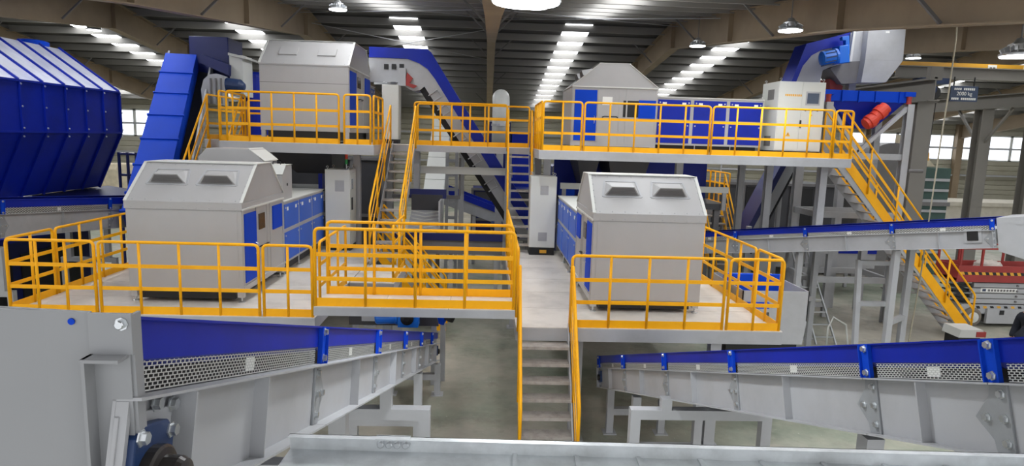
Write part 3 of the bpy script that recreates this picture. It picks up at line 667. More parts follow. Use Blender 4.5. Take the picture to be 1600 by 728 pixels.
rail((2.24, yf, UD), (5.20, yf, UD), 'long yellow guard rail before the upper right gabled machine', 4)
rail((5.26, yf, UD), (8.15, yf, UD), 'long yellow guard rail before the upper blue doors and control cabinet', 4)
rail((8.2, yf, UD), (8.62, yf, UD), 'narrow yellow guard rail at the right end of the upper right platform', 0)
rail((8.64, 15.1, UD), (8.64, 15.5, UD), 'short yellow end rail just before the head of the long right stairs', 0)
# stairs to the upper level
stair('steel_stairs', 'steel stairs left of centre from the lower left landing up to the upper bridge', (-2.52, 17.28, UD), (0, -1, 0), (1, 0, 0), .6, LD, 12, 3.3)
rail((-2.55, 17.1, UD-.1), (-2.55, 14.05, LD+.1), 'yellow left handrail of the steel stairs left of centre', 2, toe=False)
rail((-1.89, 17.1, UD-.1), (-1.89, 14.05, LD+.1), 'yellow right handrail of the steel stairs left of centre', 2, toe=False)
stair('steel_stairs', 'steel stairs beside the tall cabinet from the right walkway up to the bridge', (.56, 17.28, UD), (0, -1, 0), (1, 0, 0), .56, LD, 12, 1.45, tread_d=.2)
rail((.53, 17.1, UD-.1), (.53, 15.9, LD+.25), 'yellow left handrail of the steel stairs beside the tall cabinet', 1, toe=False)
rail((1.15, 17.1, UD-.1), (1.15, 16.3, LD+.95), 'yellow right handrail of the steel stairs behind the tall cabinet', 1, toe=False)
stair('steel_stairs', 'far left stairs with yellow sides below the covered blue incline', (-7.05, 16.73, UD), (0, -1, 0), (1, 0, 0), .8, LD, 12, 2.2, strm='yellow')
rail((-7.08, 16.7, UD), (-7.08, 14.5, LD+.08), 'yellow left handrail of the far left stairs', 1, toe=False)
rail((-6.22, 16.7, UD), (-6.22, 14.5, LD+.08), 'yellow right handrail of the far left stairs', 1, toe=False)
rs = stair('steel_stairs', 'long right stairs with yellow sides from the upper platform to the floor', (8.68, 15.6, UD), (1, 0, 0), (0, 1, 0), .82, 0, 20, 3.95, str_h=.28)
for yy, o in ((15.585, 0), (16.425, .0)):
    build(MB().prism([(8.68, yy, UD+.2), (8.68, yy, UD-.02), (12.45, yy, .10), (12.62, yy, .10), (12.62, yy, .3)], (0, .01, 0)), 'side_board', 'yellow', rs)
rail((8.70, 15.56, UD+.05), (12.6, 15.56, .05), 'nearer yellow sloping handrail of the long right stairs', 4, toe=False)
rail((8.70, 16.46, UD+.05), (12.6, 16.46, .05), 'farther yellow sloping handrail of the long right stairs', 4, toe=False)
# machines on the upper level
machine('grey machine with two flat roof hatches on the upper left platform', (-4.46, 16.0, UD), W=2.13, D=2.9, zb=.27, ze=1.83, zf=1.86, zt=2.5, yr=(.72, 2.2), L=.66, ncab=1, cz=(.4, .9, 1.6), flat=True, seam=1.42)
machine('grey gabled machine with open window and blue doors on the upper right platform', (2.05, 17.0, UD), rotz=-math.pi/2, W=2.0, D=2.13, zb=.12, ze=1.55, zf=1.57, zt=2.13, yr=(.67, 1.38), L=2.75, cz=(.2, .8, 1.37), cx_in=.2, open_win=True)
t, P_ = cabinet('tall light cabinet at the head of the left steel stairs', (-2.74, 18.3, UD), .46, .5, 1.62)
P_(MB().box(-.2, .2, -.004, 0, .16, 1.58), 'door', 'paint_light'); P_(MB().box(.232, .245, .06, .44, .16, 1.58), 'side_door', 'paint_light')
t, P_ = cabinet('wide light control cabinet with screen on the upper right platform', (7.70, 15.8, UD), 1.17, .95, 1.83, plinth=.14)
P_(MB().box(-.57, -.005, -.008, 0, .16, 1.81), 'door', 'paint_light', bevel=.003); d2 = P_(MB().box(.005, .57, -.008, 0, .16, 1.81), 'door', 'paint_light', bevel=.003)
P_(MB().box(.1, .46, -.016, -.008, 1.27, 1.6), 'screen_bezel', 'paint_steel', d2); P_(MB().box(.135, .425, -.02, -.016, 1.31, 1.56), 'screen', 'screen', d2)
for i, x in enumerate((.12, .27, .42)): P_(MB().lathe([(.025, 0), (.02, .02)], (x, -.008, 1.15), (0, -1, 0), 12), 'push_button', 'black' if i != 1 else 'red_dull', d2)
P_(MB().lathe([(.018, 0), (.018, .03)], (.27, -.008, 1.03), (0, -1, 0), 12), 'key_switch', 'crane_yellow', d2)
P_(MB().box(-.0, .03, -.035, -.008, .72, .9), 'door_handle', 'black', d2)
wm = MB(); x = -.42
for i in range(9): wd_ = (.03, .04, .035)[i % 3]; wm.box(x, x+wd_, -.010, -.008, 1.475, 1.525); x += wd_+.012
P_(wm, 'yellow_wordmark', 'crane_yellow', label='worn yellow lettering')
P_(MB().prism([(-.33, -.010, .5), (-.21, -.010, .5), (-.27, -.010, .61)], (0, .002, 0)), 'warning_triangle', 'crane_yellow'); P_(MB().box(-.276, -.264, -.012, -.010, .53, .58), 'warning_mark', 'black')
for z0, z1 in ((1.4, 1.65), (.25, .5)):
    g = P_(MB().box(-.592, -.585, .25, .6, z0, z1), 'vent_grille', 'paint_steel_dark')
# ------------------------------------------------------------------ blue bunker at the far left
bk = thing('blue_bunker', 'huge ribbed blue bunker with sloping top coloured like a sheen at the far left', 'bunker', (-12.8, 16.0, 0))
prof = [(-12.65, 7.0), (-11.0, 5.80), (-11.0, 4.61), (-11.75, 2.98)]
Y0, Y1 = 11.6, 19.85
full = prof+[(-13.6, 2.98), (-14.6, 4.61), (-14.6, 5.8), (-13.4, 7.0)]
build(MB().prism([(a, Y0, b) for a, b in full], (0, Y1-Y0, 0)), 'body', 'blue_deep', bk)
nr = 10; rp = (Y1-Y0)/nr
for i in range(nr):
    ya, yb = Y0+rp*i+.03, Y0+rp*(i+1)-.03
    for (a, b) in zip(prof[:-1], prof[1:]):
        va = Vector((a[0], 0, a[1])); vb = Vector((b[0], 0, b[1])); n_ = Vector((-(vb-va).z, 0, (vb-va).x)).normalized()
        if n_.x < 0: n_ = -n_
        va2, vb2 = va.lerp(vb, .012), va.lerp(vb, .988)
        build(MB().prism([va2+Vector((0, ya, 0)), va2+Vector((0, yb, 0)), vb2+Vector((0, yb, 0)), vb2+Vector((0, ya, 0))], n_*.012), 'panel', 'sheen_sheet' if a == prof[0] else 'blue_deep', bk)
for i in range(nr+1):
    yy = Y0+rp*i; mb = MB()
    for (a, b) in zip(prof[:-1], prof[1:]):
        va = Vector((a[0], yy, a[1])); vb = Vector((b[0], yy, b[1])); n_ = Vector((-(vb-va).z, 0, (vb-va).x)).normalized()
        if n_.x < 0: n_ = -n_
        mb.bar(va+n_*.03, vb+n_*.03, .045, .06, n_)
    build(mb, 'rib', 'blue_deep', bk)
    rb = MB()
    for (px_, pz_) in ((-10.93, 5.72), (-10.93, 4.7), (-10.95, 4.5), (-10.93, 5.2)): rb.lathe([(.025, 0), (.02, .02)], (px_, yy, pz_), (1, 0, 0), 6)
    build(rb, 'bolt_row', 'zinc', bk)
for zz, xx in ((5.8, -10.97), (4.61, -10.97)): build(MB().bar((xx, Y0, zz), (xx, Y1, zz), .05, .05), 'horizontal_rib', 'blue_deep', bk)
build(MB().lathe([(.4, 0), (.4, .12), (.3, .16)], (-13.0, 19.3, 6.99), n_=20), 'top_flange', 'blue', bk)
for yy in (12.5, 16.0, 19.4):
    for xx in (-12.0, -13.4): B('leg', 'paint_steel', bk, (xx-.12, xx+.12, yy-.12, yy+.12, 0, 3.0))
tr_ = MB().prism([(-10.4, 17.2, 2.75), (-11.9, 17.2, 2.95), (-11.9, 17.2, 2.5), (-10.6, 17.2, 2.4)], (0, 3.4, 0)); build(tr_, 'discharge_trough', 'blue_navy', bk)
# conveyor beside the bunker
cv = conveyor('grey belt conveyor with blue guard between the bunker and the lower left platform', (-9.28, 11.2, 3.45), (-math.atan(.075), 0, -.115), 7.5, 1.0, -1, [1.2, 4.1, 6.9], k=1.42, pitch=.05, rows=6, coarse_from=20, end_cap=True)
for yy in (12.2, 15.6): portal(cv, yy, -10.2, -8.9, 1.6, (-10.0, -9.1), (2.5, 2.5))
# ------------------------------------------------------------------ covered blue incline behind the lower left machine
ic = thing('covered_incline', 'steep blue box-covered incline conveyor left of the upper left machine', 'conveyor', tuple(ray(249, 300, 15.8))[:2]+(0,))
pt, p4 = ray(283, 84, 20.6), ray(249.5, 217, 17.4)
dv = (p4-pt); hd = Vector((dv.x, dv.y, 0)).normalized(); side = Vector((hd.y, -hd.x, 0)); side = side if side.x > 0 else -side
du = dv.normalized(); nn = side.cross(du); nn = nn if nn.z > 0 else -nn
step = dv.length/4; w2 = .43
bott = pt+du*step*6.6
for i in range(7):
    a = pt+du*step*i; b = pt+du*step*min(i+1, 6.6)
    build(MB().hull8([a-side*w2-nn*.5, a+side*w2-nn*.5, a+side*w2, a-side*w2], [b-du*.015-side*w2-nn*.5, b-du*.015+side*w2-nn*.5, b-du*.015+side*w2, b-du*.015-side*w2]), 'cover_panel', 'blue', ic)
    build(MB().bar(b-side*(w2+.03), b+side*(w2+.03), .05, .06, nn), 'cover_flange', 'blue', ic)
for sgn in (1, -1):
    s0 = side*sgn*(w2+(.42 if sgn > 0 else -.04))
    build(MB().bar(pt+s0-nn*.35-du*.3, bott+s0-nn*.35, .05, .5, nn), 'side_channel', 'paint_steel' if sgn > 0 else 'blue_navy', ic)
    for i in range(14 if sgn > 0 else 0): q = pt.lerp(bott, (i+.5)/14)+s0-nn*.35+side*sgn*.02; build(MB().bar(q-nn*.15, q+nn*.15, .02, .05, du), 'channel_rib', 'paint_steel_dark', ic)
build(MB().bar(pt-nn*.6+side*.2, bott-nn*.6+side*.2, 1.2, .2, nn), 'belt', 'rubber', ic)
hd_y = pt.y
hp = [(316, 160), (314, 140), (318, 124), (327, 116), (338, 115), (350, 119), (352, 165)]
build(MB().prism(poly(hp, 19.6), (0, .25, 0)), 'head_plate', 'paint_steel', ic)
for x0 in (328, 336, 344): build(MB().box(*bx(x0, 122, x0+2, 162, 19.55, .05)), 'head_rib', 'paint_steel_dark', ic)
b_ = bx(296, 57, 357, 132, 20.9, 1.2); build(MB().box(*b_), 'drive_housing', 'blue_navy', ic, bevel=.02)
build(MB().prism(poly([(312, 84), (357, 101), (357, 118), (312, 98)], 20.0), (0, .9, 0)), 'head_cover', 'blue_navy', ic)
b_ = bx(359, 86, 380, 150, 20.2, .8); build(MB().box(*b_), 'side_casing', 'paint_light', ic, bevel=.01)
build(MB().prism(poly([(356, 82), (384, 89), (384, 92), (356, 86)], 20.1), (0, 1.0, 0)), 'casing_roof', 'paint_light', ic)
c0, c1 = ray(353, 132, 19.8), ray(377, 135, 19.8)
mo = build(MB().lathe([(.12, 0), (.2, .02), (.2, .42), (.14, .5), (.1, .55)], c0, (c1-c0), 18), 'drive_motor', 'blue_cast', ic)
build(MB().bar(bott-nn*.5, Vector((bott.x, bott.y, 0)), .3, .3), 'foot_post', 'paint_steel', ic)
for f0 in (.25, .6):
    q = pt.lerp(bott, f0)-nn*.7
    for sgn in (-1, 1): build(MB().bar(q+side*sgn*.55, Vector((q.x+side.x*sgn*.55, q.y, 0)), .14, .14), 'support_post', 'paint_steel', ic)
# blue column-like vessel behind the upper left machine
vs_ = thing('blue_vessel', 'bright blue upright vessel left of the upper left machine', 'vessel', tuple(ray(396, 205, 21.2))[:2]+(UD,))
c = ray(397, 160, 21.5); build(MB().lathe([(.42, 0), (.42, 1.95), (.44, 1.95), (.44, 2.02), (.3, 2.1)], (c.x, 21.5, UD), n_=24), 'shell', 'blue_deep', vs_, smooth=False)
B('frame', 'paint_steel', vs_, (c.x-.5, c.x+.5, 21.0, 22.0, UD-.25, UD)); 
for sx_ in (-.4, .4): B('leg', 'paint_steel', vs_, (c.x+sx_-.06, c.x+sx_+.06, 21.4, 21.52, 0, UD-.25))
# ------------------------------------------------------------------ tall Z conveyor in the middle
YZ = 18.75
zc = thing('steep_conveyor', 'tall steep conveyor with blue cover descending across the middle behind the upper bridge', 'conveyor', tuple(ray(800, 340, YZ))[:2]+(0,))
gp = [(576, 90), (637, 92), (655, 99), (668, 108), (680, 124), (735, 213), (832, 372), (812, 372), (790, 334), (663, 135), (656, 141), (646, 142), (634, 136), (622, 128), (576, 128)]
def zpr(pts, y0, d, name, m, parent=zc):
    base = poly(pts, YZ); return build(MB().prism([Vector((p.x, y0, p.z)) for p in base], (0, d, 0)), name, m, parent)
zpr(gp, YZ, .04, 'side_plate', 'paint_steel'); zpr(gp, YZ+.86, .04, 'side_plate', 'paint_steel')
zpr([(577, 73), (668, 77), (674, 82), (716, 152), (762, 224), (850, 365), (832, 372), (735, 213), (680, 124), (668, 108), (655, 99), (637, 92), (577, 89)], YZ-.03, .96, 'blue_cover', 'blue_deep')
zpr([(663, 135), (790, 334), (812, 372), (803, 372), (782, 336), (655, 140)], YZ+.06, .78, 'return_belt', 'rubber')
for (a, b) in (((683, 140), (690, 150)), ((697, 163), (704, 173)), ((722, 205), (729, 216)), ((745, 240), (752, 251)), ((770, 280), (777, 291))):
    p0, p1 = ray(*a, YZ), ray(*b, YZ); n2 = (p1-p0).cross(Vector((0,1,0))).normalized()
    q = [p0, p1, p1-n2*.3 if n2.x > 0 else p1+n2*.3, p0-n2*.3 if n2.x > 0 else p0+n2*.3]
    build(MB().tube([Vector((v.x, YZ-.02, v.z)) for v in (q[3], q[0], q[1], q[2])], .02, 6), 'cover_clip', 'paint_steel', zc)
build(MB().box(*bx(622, 106, 634, 134, YZ-.1, .08)), 'head_bracket', 'paint_steel', zc); build(MB().prism(poly([(636, 113), (645, 122), (640, 130), (652, 134), (646, 138), (632, 132)], YZ-.08), (0, .06, 0)), 'red_scraper', 'red_dull', zc)
for a in ((600, 95), (612, 95), (624, 95)): build(MB().box(*bx(a[0], 100, a[0]+7, 108, YZ-.03, .03)), 'slot', 'black', zc)
build(MB().bar(ray(722, 240, YZ+.5), Vector((ray(722, 240, YZ+.5).x, YZ+.5, 0)), .15, .15), 'support_post', 'paint_steel', zc)
# ------------------------------------------------------------------ grey chute head with blue cover at the upper right
YR = 18.0
rh = thing('chute_head', 'grey discharge chute with blue-covered conveyor head at the upper right', 'conveyor', tuple(ray(1340, 130, YR))[:2]+(0,))
def rpr(pts, y0, d, name, m, parent=rh, bev=0):
    base = poly(pts, YR); return build(MB().prism([Vector((p.x, y0, p.z)) for p in base], (0, d, 0)), name, m, parent, bevel=bev)
z4 = lambda L: [(1230+a/4.284, 40+b/4.284) for a, b in L]
lo = poly(z4([(545, 20), (795, 25), (772, 235), (520, 230)]), YR); 
rpr(z4([(545, 18), (795, 25), (775, 235), (522, 230)]), YR-.0, 1.1, 'chute_upper', 'paint_steel', bev=.006)
rpr(z4([(522, 230), (775, 235), (660, 380), (495, 380)]), YR-.0, 1.1, 'chute_lower', 'paint_steel')
rpr(z4([(460, 38), (545, 20), (522, 230), (440, 235)]), YR+.25, .8, 'chute_side', 'paint_steel'); rpr(z4([(440, 235), (522, 230), (495, 380), (395, 385), (320, 280)]), YR+.25, .8, 'chute_throat', 'paint_steel_dark')
rpr(z4([(470, 30), (485, 30), (458, 235), (440, 235)]), YR+.18, .08, 'hinge_strip', 'paint_light')
rpr(z4([(660, 38), (685, 38), (685, 50), (660, 50)]), YR-.006, .006, 'white_label', 'white_paper')
rpr(z4([(40, 420), (70, 350), (165, 110), (270, 85), (465, 32), (460, 112), (270, 152), (200, 190), (140, 262), (95, 370), (75, 420)]), YR+.3, .7, 'blue_cover', 'blue_deep')
rpr(z4([(75, 420), (95, 370), (140, 262), (200, 190), (270, 152), (460, 112), (440, 235), (320, 275), (285, 290), (255, 420)]), YR+.38, .5, 'side_plate', 'paint_steel')
rpr(z4([(345, 345), (440, 395), (430, 425), (350, 432)]), YR+.5, .5, 'red_scraper', 'red_dull')
m0, m1 = ray(*z4([(212, 225)])[0], YR), ray(*z4([(335, 205)])[0], YR)
mo = build(MB().lathe([(.1, 0), (.19, .03), (.19, .36), (.21, .38), (.21, .44)], m0+Vector((0, -.1, 0)), m1-m0, 20), 'drive_motor', 'blue_motor', rh)
mb = MB()
for i in range(10): a = 2*math.pi*i/10; mb.bar(m0+Vector((0, -.1, 0))+Vector((.06, .2*math.cos(a), .2*math.sin(a))), m0+Vector((0, -.1, 0))+(m1-m0).normalized()*.36+Vector((0, .2*math.cos(a), .2*math.sin(a))), .012, .03)
build(mb, 'cooling_fin', 'blue_cast', mo)
rpr(z4([(330, 140), (392, 132), (400, 250), (330, 258)]), YR-.15, .4, 'gearbox', 'blue_motor', bev=.02); rpr(z4([(362, 75), (410, 68), (412, 190), (390, 200), (385, 100), (365, 100)]), YR-.05, .15, 'torque_arm', 'blue_motor', bev=.01)
build(MB().bar(ray(1330, 125, YR+.6), Vector((ray(1330, 125, YR+.6).x, YR+.6, 0)), .2, .2), 'support_post', 'paint_steel', rh)
build(MB().bar(ray(1262, 125, YR+.6), Vector((ray(1262, 125, YR+.6).x, YR+.6, 0)), .2, .2), 'support_post', 'paint_steel', rh)
# ------------------------------------------------------------------ blue vibrating feed hopper
YH = 17.0
vh = thing('feed_hopper', 'bright blue vibrating feed hopper with red motors on a grey frame', 'hopper', (10.1, 17.4, 0))
build(MB().hull8([(9.9, 17.3, 5.35), (10.5, 17.3, 5.35), (10.5, 17.8, 5.35), (9.9, 17.8, 5.35)], [(9.05, 17.0, 6.05), (11.1, 17.0, 6.05), (11.1, 18.2, 6.05), (9.05, 18.2, 6.05)]), 'funnel', 'blue_deep', vh)
mb = MB().box(9.0, 11.15, 16.97, 17.03, 6.04, 6.32).box(9.0, 11.15, 18.2, 18.26, 6.04, 6.32).box(9.0, 9.06, 17.03, 18.2, 6.04, 6.32).box(11.09, 11.15, 17.03, 18.2, 6.04, 6.32); build(mb, 'rim', 'blue', vh)
for x in (9.35, 9.8, 10.25, 10.9): B('rim_rib', 'blue', vh, (x-.015, x+.015, 16.92, 16.97, 6.02, 6.32))
for x in (8.98, 11.17): B('ear_plate', 'blue', vh, (x-.14, x+.14, 16.9, 16.97, 6.2, 6.32)); build(MB().lathe([(.07, 0), (.06, .1), (.07, .2)], (x, 16.95, 6.0), n_=12), 'spring', 'red_dull', vh)
for (xa, za, xb, zb_) in ((9.98, 5.43, 10.25, 5.62), (10.2, 5.62, 10.52, 5.92)):
    a = Vector((xa, 16.85, za)); b = Vector((xb, 16.85, zb_)); d = b-a; L = d.length
    build(MB().lathe([(.13, 0), (.16, .02), (.16, L*.3), (.19, L*.32), (.19, L*.7), (.16, L*.72), (.16, L-.02), (.12, L)], a, d, 18), 'vibration_motor', 'red', vh)
for x in (9.0, 11.2):
    for yy in (16.95, 18.3): build(MB().ibeam((x, yy, 0), (x, yy, 6.0), .18, .18, .014, (0,1,0)), 'frame_post', 'paint_steel', vh)
for z in (1.2, 3.0, 4.6):
    for yy in (16.95, 18.3): build(MB().bar((9.0, yy, z), (11.2, yy, z), .1, .16), 'frame_beam', 'paint_steel', vh)
    for x in (9.0, 11.2): build(MB().bar((x, 16.95, z), (x, 18.3, z), .1, .16), 'frame_beam', 'paint_steel', vh)
build(MB().bar((9.9, 16.95, 4.7), (11.15, 16.95, 5.9), .1, .1), 'frame_brace', 'paint_steel', vh); build(MB().bar((9.05, 16.95, 5.9), (9.9, 16.95, 4.7), .1, .1), 'frame_brace', 'paint_steel', vh)
build(MB().tube([(11.3, 16.85, 4.25), (11.7, 16.85, 4.25)], .05, 8), 'tie_rod', 'paint_steel_dark', vh)
# ------------------------------------------------------------------ conveyor crossing on the right behind the platform
yaw = math.atan2(2.558, 3.3); slp = math.atan(.174)
rm = conveyor('grey belt conveyor with blue guard rising to the right behind the lower right platform', (9.41, 11.4, 3.59), (-slp, 0, yaw), 6.9, 1.0, 1, [.05, 1.75, 3.55, 5.3], k=1.06, pitch=.05, rows=5, coarse_from=30)
for f, h in ((1.6, 2.75), (3.6, 2.4), (5.4, 2.1)):
    d = Vector((-2.558, 3.3, 0)).normalized(); n_ = Vector((3.3, 2.558, 0)).normalized(); c = Vector((9.41, 11.4, 0))+d*f
    for o in (.08, .92): build(MB().bar(c+n_*o, c+n_*o+Vector((0, 0, h)), .12, .12, (0, 1, 0)), 'support_leg', 'paint_steel', rm)
    build(MB().bar(c+n_*.08+Vector((0, 0, 1.2)), c+n_*.92+Vector((0, 0, 1.2)), .1, .1), 'cross_tie', 'paint_steel', rm)
bp = build(MB().box(-.03, 0, .22, .5, -.43, -.17), 'bearing_plate', 'paint_steel', rm, world=False); build(MB().box(-.05, -.03, .27, .45, -.39, -.21), 'bearing_block', 'black', rm, world=False, bevel=.02)
hc = thing('head_chute', 'grey head chute at the right end of the rising conveyor', 'chute', (9.9, 10.9, 3.0))
inv = Matrix.Translation((9.41, 11.4, 3.59)) @ Euler((-slp, 0, yaw)).to_matrix().to_4x4()
mb = MB().prism([(-.02, -.02, .02), (-.02, -1.0, .02), (-.02, -1.0, -.8), (-.02, -.5, -.8), (-.02, -.02, -.6)], (1.08, 0, 0)); mb.v = [inv @ p for p in mb.v]; build(mb, 'chute_body', 'paint_steel', hc, bevel=.005)
mb = MB().box(-.03, -.02, -1.0, -.3, -.12, -.06); mb.v = [inv @ p for p in mb.v]; build(mb, 'edge_strip', 'paint_steel', hc)
build(MB().bar((10.3, 11.2, 2.9), (10.3, 11.2, 0), .14, .14), 'support_leg', 'paint_steel', hc)
# ------------------------------------------------------------------ receiving hopper beside the right platform
rb = thing('receiving_hopper', 'grey receiving hopper with blue lining below the right corner of the lower right platform', 'hopper', (5.4, 11.5, 0))
x0, x1, ya, yb, zt_, zl, zb_ = 4.75, 6.0, 11.3, 12.9, 2.16, 1.6, 1.15
for nm, lo, hi in (('front_wall', [(x0, ya, zl), (x1, ya, zl), (x1, ya, zt_), (x0, ya, zt_)], (0, .02, 0)), ('rear_wall', [(x0, yb, zl), (x1, yb, zl), (x1, yb, zt_), (x0, yb, zt_)], (0, .02, 0)), ('right_wall', [(x1, ya, zl), (x1, yb, zl), (x1, yb, zt_), (x1, ya, zt_)], (-.02, 0, 0)), ('left_wall', [(x0, ya, zl), (x0, yb, zl), (x0, yb, zt_), (x0, ya, zt_)], (.02, 0, 0))):
    build(MB().prism(lo, hi), nm, 'paint_steel', rb)
build(MB().prism([(x0, ya, zl), (x1, ya, zl), (x1-.05, ya, zb_), (x0, ya, zb_)], (0, 1.5, 0)), 'lower_body', 'paint_steel', rb)
B('lining', 'blue', rb, (x0+.03, x1-.03, yb-.6, yb-.5, zl, zt_+.1)); B('dark_base', 'black', rb, (x0-.2, x1-.1, ya+.1, yb, .85, zb_))
for x in (4.85, 5.85):
    for yy in (11.45, 12.75): B('leg', 'paint_steel', rb, (x-.06, x+.06, yy-.06, yy+.06, 0, .85))
fr_ = B('drive_frame', 'paint_steel', rb, (4.78, 5.3, 11.22, 11.3, 1.32, 1.38), (4.78, 5.3, 11.22, 11.3, 1.78, 1.84), (4.78, 4.84, 11.22, 11.3, 1.38, 1.78), (5.24, 5.3, 11.22, 11.3, 1.38, 1.78))
B('blue_housing', 'blue', rb, (4.84, 5.24, 11.24, 11.3, 1.84, 1.95)); build(MB().lathe([(.12, 0), (.12, .06), (.05, .08)], (5.12, 11.25, 1.55), (0, -1, 0), 16), 'bearing', 'black', rb)
# ------------------------------------------------------------------ floor things on the right
def ladder(label, a, b, w_, n_, m='alu'):
    a, b = Vector(a), Vector(b); t = thing('ladder', label, 'ladder', tuple(a)); sd = (b-a).cross(Vector((0, 1, 0))).normalized() if abs((b-a).normalized().y) < .9 else Vector((1, 0, 0)); sd = Vector((w_/2, 0, 0))
    for s in (-1, 1): build(MB().bar(a+sd*s, b+sd*s*.8, .03, .07, (0, 1, 0)), 'stile', m, t)
    for i in range(n_): q = a.lerp(b, (i+.6)/n_); build(MB().bar(q-sd*.95, q+sd*.95, .035, .03), 'rung', m, t)
    return t
sl_ = ladder('aluminium step ladder leaning open beside the receiving hopper', (8.45, 14.9, 0), (7.95, 15.75, 2.3), .5, 8)
for s in (-.25, .25): build(MB().bar((7.95+s*.8, 15.75, 2.25), (7.95+s, 16.4, 0), .03, .06, (0, 1, 0)), 'rear_stile', 'alu', sl_)
fr = thing('welded_frame', 'grey welded steel frame standing on edge before the long right stairs', 'frame', (8.55, 13.3, 0))
for x in (8.2, 8.9): build(MB().bar((x-.1, 13.1, 0), (x, 13.5, 2.38), .1, .1, (1, 0, 0)), 'post', 'paint_steel', fr)
for z, f in ((2.33, .98), (1.45, .61)): build(MB().bar((8.1+.1*f, 13.1+.4*f, z), (8.8+.1*f, 13.1+.4*f, z), .1, .1), 'cross_bar', 'paint_steel', fr)
wh = thing('spare_wheel', 'black wheel lying on the floor beside the ladder', 'wheel', (7.75, 13.2, 0))
build(MB().lathe([(.12, 0), (.3, .0), (.33, .06), (.3, .14), (.16, .15)], (7.75, 13.2, .12), (-.2, -.5, .85), 24), 'tyre', 'black', wh); build(MB().lathe([(.14, 0), (.12, .03), (.04, .04)], (7.72, 13.13, .25), (-.2, -.5, .85), 16), 'hub', 'alu', wh)
tb = thing('tube_trolley', 'light tubular trolley frame on the floor before the grey steel frame', 'trolley', (9.0, 12.6, 0))
build(MB().tube([(8.8, 12.6, 0), (8.85, 12.7, .5), (9.0, 12.8, .65), (9.35, 12.8, .62), (9.45, 12.7, .45), (9.45, 12.6, 0)], .02, 8), 'handle_tube', 'alu', tb, smooth=True); build(MB().tube([(8.83, 12.65, .25), (9.45, 12.65, .25)], .016, 8), 'cross_tube', 'alu', tb)
t2 = thing('tube_trolley', 'bent white tube frame leaning at the foot of the step ladder', 'trolley', (8.1, 14.0, 0))
build(MB().tube([(7.95, 14.0, 0), (7.95, 14.0, .7), (8.05, 14.0, .95), (8.3, 13.9, .8), (8.4, 13.9, .3), (8.4, 13.9, 0)], .022, 8), 'frame_tube', 'paint_light', t2, smooth=True)
gx = thing('generator', 'small white and black generator on the floor left of the person', 'generator', (11.1, 13.9, 0))
gb = B('body', 'black', gx, (10.85, 11.35, 13.7, 14.15, .1, .62)); build(MB().prism([(10.8, 13.65, .62), (11.4, 13.65, .62), (11.36, 13.65, .8), (10.84, 13.65, .8)], (0, .55, 0)), 'lid', 'paint_light', gx); B('red_end', 'red_dull', gx, (11.2, 11.42, 13.63, 14.2, .64, .76))
for x in (10.9, 11.3): B('skid', 'black', gx, (x-.03, x+.03, 13.65, 14.2, 0, .1))
# low steel frames and blue conveyor beyond
lf = thing('support_rack', 'grey open steel rack on the floor under the rising conveyor', 'rack', (8.6, 18.6, 0))
for x in (7.9, 9.3, 9.75):
    for yy in (17.5, 18.75): build(MB().bar((x, yy, 0), (x, yy, 2.4), .13, .13, (0, 1, 0)), 'post', 'paint_steel', lf)
for z in (.35, 1.9):
    for yy in (17.5, 18.75): build(MB().bar((7.9, yy, z), (9.75, yy, z), .1, .13), 'beam', 'paint_steel', lf)
    for x in (7.9, 9.3): build(MB().bar((x, 17.5, z), (x, 18.75, z), .1, .13), 'beam', 'paint_steel', lf)
bc = thing('flat_conveyor', 'low blue and grey conveyor on the floor behind the steel rack', 'conveyor', (10, 21, 0))
B('side_plate', 'paint_steel', bc, (8.0, 13.0, 20.5, 20.53, .85, 1.35)); B('blue_rail', 'blue_deep', bc, (8.0, 13.0, 20.46, 20.56, 1.35, 1.5), (8.0, 13.0, 21.4, 21.5, 1.35, 1.5)); B('belt', 'rubber', bc, (8.0, 13.0, 20.55, 21.4, 1.3, 1.34))
for x in (8.3, 10.4, 12.6): B('leg', 'paint_steel', bc, (x-.05, x+.05, 20.5, 20.6, 0, .85), (x-.05, x+.05, 21.4, 21.5, 0, .85))
# ------------------------------------------------------------------ scissor lift
YL = 16.7
sc = thing('scissor_lift', 'red and grey scissor lift parked right of the long stairs', 'scissor lift', (14.4, YL+.5, 0))
B('chassis', 'paint_steel', sc, (13.25, 15.9, YL+.1, YL+.85, .36, .62)); B('battery_box', 'paint_steel', sc, (13.95, 15.2, YL+.02, YL+.1, .1, .52)); B('box_latch', 'black', sc, (14.3, 14.42, YL, YL+.02, .36, .48)); B('pothole_guard', 'paint_steel_dark', sc, (14.0, 15.1, YL+.3, YL+.6, .06, .36))
for x in (13.55, 15.6):
    for yy in (YL+.0, YL+.78):
        w_ = build(MB().lathe([(.05, 0), (.2, 0), (.26, .03), (.27, .09), (.26, .15), (.2, .18), (.05, .18)], (x, yy+.18, .27), (0, -1, 0), 24), 'wheel', 'tyre', sc); build(MB().lathe([(.15, 0), (.15, .015), (.12, .02), (.06, .03), (.05, .05)], (x, yy, .27), (0, -1, 0), 18), 'hub', 'paint_light', w_)
for i in range(4):
    z = .66+.15*i; B('scissor_arm', 'paint_steel', sc, (13.45+.06*(i % 2), 15.9, YL+.08, YL+.16, z, z+.12)); B('scissor_arm', 'paint_steel', sc, (13.3, 15.8, YL+.7, YL+.78, z, z+.12))
    build(MB().prism([(12.95+.08*(i % 2), YL+.2, z+.13), (13.5, YL+.2, z), (13.5, YL+.2, z+.06), (12.97+.08*(i % 2), YL+.2, z+.17)], (0, .45, 0)), 'arm_pad', 'black', sc); 
    for x in (14.75,): build(MB().lathe([(.03, 0), (.03, .03)], (x, YL+.08, z+.06), (0, -1, 0), 10), 'pin', 'paint_steel_dark', sc)
